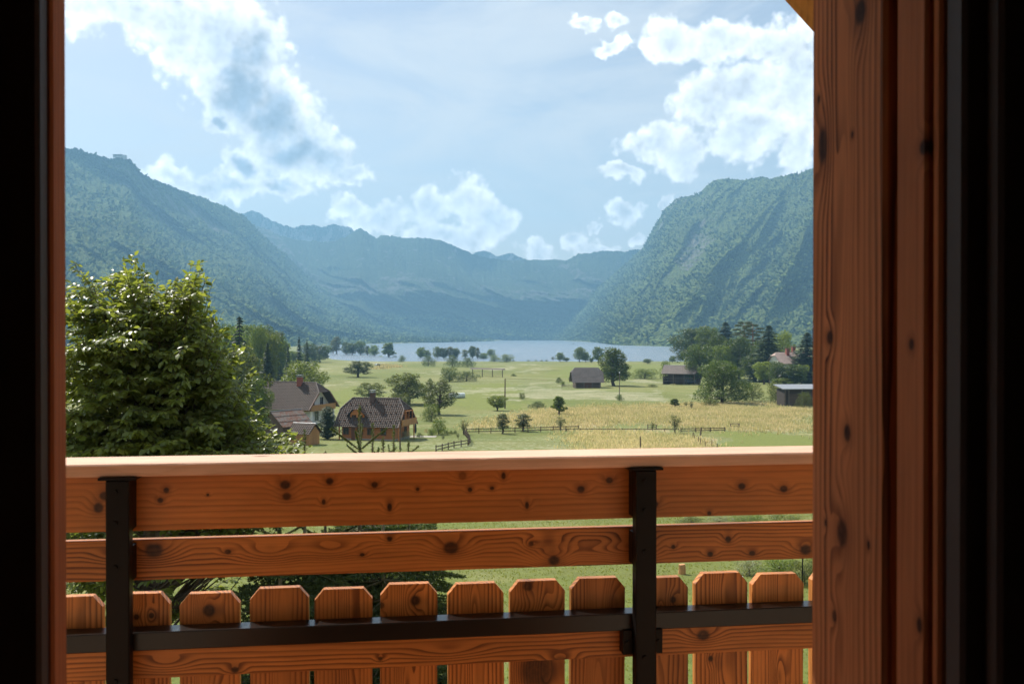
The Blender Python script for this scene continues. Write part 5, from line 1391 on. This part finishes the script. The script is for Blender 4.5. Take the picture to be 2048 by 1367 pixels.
# ---- young spruces just below the balcony, their leaders rising in front of the chalet
def near_spruce(seed, H):
    """spruce with whorls of branches, needles and a bare leader"""
    r = np.random.default_rng(seed); mb = MB(); A = []; Bv = []
    mb.tube([(0, 0, -.3), (0, 0, H * .5), (0, 0, H)], [.09, .05, .006], 7)
    z = H; segs = []
    segs.append((np.array([0, 0, H - .62]), np.array([0, 0, H]), 1.0))
    lv = 0; z = H - .58
    while z > .5:
        dep = H - z; Rm = min(.16 + dep * .36, 1.55)
        n = 4 if lv < 2 else 7
        for k in range(n):
            a = k * 6.283 / n + r.random() * .7; up = .75 if lv == 0 else (.45 if lv == 1 else .1 if lv == 2 else -.12)
            e = np.array([math.cos(a), math.sin(a), up]) * Rm * r.uniform(.75, 1.1)
            s = np.array([0, 0, z]); m_ = s + e * .55 + np.array([0, 0, .02])
            mb.tube([tuple(s), tuple(m_), tuple(s + e)], [.006 + .004 * min(lv, 4), .006, .003], 4, False)
            segs.append((s + e * .06, s + e, .8))
            if lv >= 2:
                for q in np.arange(.25, 1, .16 if dep < 3 else .2):
                    for sg in (-1, 1):
                        sd = np.array([-math.sin(a), math.cos(a), -.1]) * sg; le = Rm * (1 - q) * .5 + .07
                        b0 = s + e * q; segs.append((b0, b0 + (sd * .8 + e / np.linalg.norm(e) * .6) * le, .7))
        z -= .40 if lv < 2 else .26; lv += 1
    P = []; T = []; Wn = []
    for (s, e, k) in segs:
        ln = np.linalg.norm(e - s); low = s[2] < H - 1.25; n = int(ln * (430 if low else 620)) + 8
        f = r.random(n)[:, None]; P.append(s + (e - s) * f)
        t = unit((e - s)[None, :] * .9 / max(ln, 1e-6) + r.normal(size=(n, 3)) * .75); T.append(t * ((.048 if low else .034) * k)); Wn.append(np.full((n, 1), .0068 if low else .0048))
    P = np.concatenate(P); T = np.concatenate(T); n = len(P)
    b = unit(np.cross(T, r.normal(size=(n, 3)))) * np.concatenate(Wn)
    V = np.stack([P - b, P + b, P + T + b * .4, P + T - b * .4], 1).reshape(-1, 3)
    return mb.mesh('trunk', MAT['bark_young'], True), mesh_np('needles', V, np.arange(n * 4).reshape(n, 4), MAT['needle_near'])
NS = [near_spruce(61, 7.0), near_spruce(62, 6.4)]
for (x, t, d, k, lb) in ((719,812,13.6,0,'young spruce with the tallest pale leader in front of the chalet'),(745,848,14.4,1,'young spruce just beside the tallest leader'),(766,876,13.0,0,'short bristly young spruce between the leaders'),
    (787,852,15.2,1,'young spruce with a thin leader beside the thin utility pole'),(817,883,14.2,0,'young spruce with drooping tip at the right of the row'),(609,862,12.8,1,'young spruce tip in front of the board shed'),
    (560,925,12.2,0,'young spruce growing low between the broadleaf tree and the leaders'),(650,935,13.4,1,'young spruce growing low in front of the thuja'),(690,915,14.8,1,'bushy young spruce behind the tallest leader')):
    q = onground(x, d); zt_ = (HZ - t) / F * d; hh = zt_ - q.z
    h = empty('young_spruce', q, _tn[0] * 1.1, lb, 'tree'); _tn[0] += 1
    s_ = hh / (7.0, 6.4)[k]; h.scale = (1.0, 1.0, s_)
    link('trunk', NS[k][0], h); link('needles', NS[k][1], h)

# ---- the big broadleaf tree at the left, close to the balcony
def near_tree():
    r = np.random.default_rng(77)
    D = 13.0; base = onground(300, D)
    root = empty('broadleaf_tree', base, 0, 'large leafy broadleaf tree with glossy leaves close to the balcony at the left', 'tree')
    def W3(px, py, d): return np.array([(px - 1024) / F * d, d, (HZ - py) / F * d])
    mb = MB(); o = np.array(base)
    tips = [(150,528),(182,560),(262,520),(250,560),(285,545),(395,530),(388,560),(340,585),(410,562),(415,618),(428,668),(400,640),(445,662),(350,640),(300,600),(200,600),(150,620),(500,742),(495,770),(470,700),
            (500,835),(515,828),(580,870),(550,890),(530,905),(500,880),(455,810),(420,760),(460,790),(598,880),(575,862),(592,895),(545,868),(520,850),(535,880),(490,860)]
    poly = [(60,590),(150,535),(185,580),(212,650),(250,545),(285,560),(318,665),(345,610),(385,550),(408,580),(405,660),(430,668),(480,745),(450,790),(480,830),(560,876),(530,915),(500,1010),(480,1120),(440,1260),(60,1300)]
    tp = list(tips); pts = []
    for (x, y) in tips:
        for j in range(6): tp.append((x + r.normal() * 17, y + abs(r.normal()) * 34 + 4))
    cx = r.uniform(60, 600, 5000); cyy = r.uniform(520, 1290, 5000); ok = inpoly(cx, cyy, poly)
    for x, y in list(zip(cx[ok], cyy[ok]))[:360]: tp.append((x, y))
    for lo_poly, cnt in (([(390,690),(470,740),(475,825),(560,876),(550,918),(390,918)], 110), ([(133,560),(420,575),(430,680),(133,700)], 60)):
        cx = r.uniform(120, 620, 4000); cyy = r.uniform(540, 920, 4000); ok = inpoly(cx, cyy, lo_poly)
        tp += list(zip(cx[ok], cyy[ok]))[:cnt]
    nfront = len(tp)
    cx = r.uniform(70, 470, 400); cyy = r.uniform(670, 930, 400); ok = inpoly(cx, cyy, [(60,680),(330,670),(470,800),(480,930),(60,930)])
    tp += list(zip(cx[ok], cyy[ok]))[:150]
    tk = [base, base + Vector((.05, 0, 2.2)), base + Vector((-.15, .1, 4.4)), base + Vector((.1, .0, 6.4)), base + Vector((-.05, .05, 8.3))]
    trunk = MB().tube([base - base - Vector((0, 0, .4))] + [q - base for q in tk[1:]], [.24, .19, .14, .08, .015], 9)
    C = []; Tn = []; 
    for k, (x, y) in enumerate(tp):
        d = D + (r.uniform(-.5, .5) if k < len(tips) else (r.uniform(-1.0, 1.2) if k < nfront else r.uniform(-1.5, -.7)))
        e = W3(x, y, d) - o
        if k >= len(tips) * 7:
            e[2] = round(e[2] / .40) * .40 + r.normal() * .12
            zs = min(max(e[2] - r.uniform(.05, .55) - .12 * math.hypot(e[0], e[1]), .8), 8.0); arch = .10
        else:
            zs = min(max(e[2] - r.uniform(.7, 1.9) - .25 * math.hypot(e[0], e[1]), .8), 7.6); arch = -.10
        f = zs / 6.4; s = np.array([.06 * f, 0, zs])
        md = s + (e - s) * .5 + np.array([0, 0, arch * np.linalg.norm(e - s) + r.normal() * .04])
        b1 = s + (md - s) * .5
        ln = np.linalg.norm(e - s)
        trunk.tube([tuple(s), tuple(b1), tuple(md), tuple((md + e) / 2 + np.array([0, 0, -.02])), tuple(e)], [.010 + .008 * min(ln, 2.2), .008 + .004 * ln / 2, .007, .005, .002], 5, False)
        # leaves along the outer part and on side twigs
        ax = unit((e - md)[None, :])[0]
        up_ = np.array([0, 0, 1.0])
        def row(p0, p1, cnt):
            """two rows of drooping leaves along a twig"""
            a_ = unit((p1 - p0)[None, :])[0]; sv = np.cross(a_, up_); nv = np.linalg.norm(sv)
            sv = sv / nv if nv > .2 else unit(np.cross(a_, r.normal(size=3))[None, :])[0]
            for j in range(cnt):
                f_ = (j + r.random() * .6) / cnt; sg = 1 if j % 2 else -1
                s2 = sv * sg + r.normal(size=3) * .28
                C.append(p0 + (p1 - p0) * f_ + s2 * .012); Tn.append(a_ * .55 + s2 + np.array([0, 0, -.30 - .25 * r.random()]))
            C.append(p1); Tn.append(a_ + np.array([0, 0, -.35]))
        row(md, e, 22 if k < len(tips) else 14)
        for q in range(8 if k < len(tips) else 6):
            f_ = .18 + .78 * (q + r.random()) / 7; pt = md + (e - md) * min(f_, .97)
            sd = np.cross(ax, up_) * (1 if q % 2 else -1) + ax * .8 + r.normal(size=3) * .35; sd[2] += .12; sd = unit(sd[None, :])[0]
            tl = r.uniform(.14, .36) * (1.15 - .8 * f_)
            tip = pt + sd * tl + np.array([0, 0, -.18 * tl])
            trunk.tube([tuple(pt), tuple(tip)], [.004, .002], 3, False)
            row(pt, tip, 7)
    C = np.array(C); Tn = unit(np.array(Tn)); n = len(C)
    up = unit(np.array([0, 0, 1.0]) + r.normal(size=(n, 3)) * .38)
    Nn = unit(up - (up * Tn).sum(1, keepdims=True) * Tn); Bn = np.cross(Nn, Tn); S = .092 * r.uniform(.55, 1.25, n)
    # a leaf: midrib with two folded, drooping halves
    lx = [(0, 0, 0), (.38, .30, .055), (.42, 0, -.01), (.38, -.30, .055), (.78, .22, .0), (.82, 0, -.07), (.78, -.22, .0), (1.05, 0, -.17)]
    lf = [(0, 2, 1), (0, 3, 2), (1, 2, 5), (1, 5, 4), (2, 3, 6), (2, 6, 5), (4, 5, 7), (5, 6, 7)]
    near = np.argsort(C[:, 1] + .25 * np.abs(C[:, 2] - 7.0) + r.random(n) * .9)
    vis = near[:300]; rest = near[300:]
    LXm = np.array(lx)
    V = C[rest][:, None, :] + S[rest][:, None, None] * (LXm[None, :, 0:1] * Tn[rest][:, None, :] + LXm[None, :, 1:2] * Bn[rest][:, None, :] + LXm[None, :, 2:3] * Nn[rest][:, None, :])
    Fq = (np.arange(len(rest))[:, None, None] * 8 + np.array(lf)[None]).reshape(-1, 3)
    trunk.build('trunk', MAT['bark'], root)
    cr = link('crown', mesh_np('crown', V.reshape(-1, 3), Fq, MAT['leaf_near'], True), root); cr['kind'] = 'stuff'
    lm = mesh_np('leaf', LXm, lf, MAT['leaf_near'], True)
    for i in vis:
        lo = bpy.data.objects.new('leaf', lm); COL.objects.link(lo); lo.parent = root
        M = Matrix(((Tn[i][0], Bn[i][0], Nn[i][0]), (Tn[i][1], Bn[i][1], Nn[i][1]), (Tn[i][2], Bn[i][2], Nn[i][2]))).to_4x4()
        lo.matrix_local = Matrix.Translation(Vector(C[i])) @ M @ Matrix.Scale(float(S[i]), 4)
near_tree()

# ---- grasses: tufts of blades
def grass(name, label, area, n, hgt, wid, mat, seed, dens=None):
    r = np.random.default_rng(seed); P = []
    xs = [a[0] for p in area for a in p]; ys = [a[1] for p in area for a in p]
    x0, x1, y0, y1 = min(xs), max(xs), min(ys), max(ys)
    X = np.empty(0); Y = np.empty(0)
    while len(X) < n:
        a = r.uniform(x0, x1, n * 2); b = r.uniform(y0, y1, n * 2); k = np.zeros(len(a), bool)
        wa, wb = warp(a, b)
        for p in area: k |= inpoly(wa, wb, p)
        wob = r.normal(size=len(a)) * 1.6; a = a + wob; b = b + r.normal(size=len(b)) * 4.0
        if dens is not None: k &= fbm(a / dens, b / dens, 3, seed) + r.normal(size=len(a)) * .12 > .42
        X = np.concatenate([X, a[k]]); Y = np.concatenate([Y, b[k]])
    X, Y = X[:n], Y[:n]; Z = ground_z(X, Y) - .02
    nb = 4; h = hgt * r.uniform(.5, 1.25, (n, nb)); ang = r.random((n, nb)) * 6.283; ln = .45 * h * r.random((n, nb)); w = wid * r.uniform(.6, 1.4, (n, nb))
    c, s = np.cos(ang), np.sin(ang); B0 = np.stack([X, Y, Z], -1)[:, None, :] + np.stack([c, s, 0 * c], -1) * (wid * 1.5)
    sd = np.stack([-s, c, 0 * c], -1) * w[..., None]
    V = np.stack([B0 - sd, B0 + sd, B0 + np.stack([c * ln, s * ln, h], -1)], 2).reshape(-1, 3)
    o = link(name, mesh_np(name, V, np.arange(len(V)).reshape(-1, 3), MAT[mat]))
    return tag(o, label, 'grass', kind='stuff')
grass('tall_grass', 'tall dry tan grass in the wide unmown patch', [DRY[0]], 19000, .50, .05, 'grass_dry', 5)
grass('tall_grass', 'tall dry tan grass in the smaller patch below the low fence', [DRY[1]], 7500, .45, .05, 'grass_dry', 6)
grass('dry_reeds', 'patch of dry reeds beside the two wrapped bales', [DRY[2]], 700, 1.2, .16, 'grass_dry', 7)
lawn = [[(-22, 22), (26, 22), (40, 75), (-34, 75)]]
grass('lawn_grass', 'short green lawn grass below the balcony', lawn, 52000, .085, .018, 'grass_short', 8)
mead = [worldpoly([(660,900),(1600,900),(1620,812),(1300,760),(660,770)])]
#grass('meadow_grass', 'ragged tufts of pale meadow grass', mead, 30000, .16, .06, 'grass_short', 9)
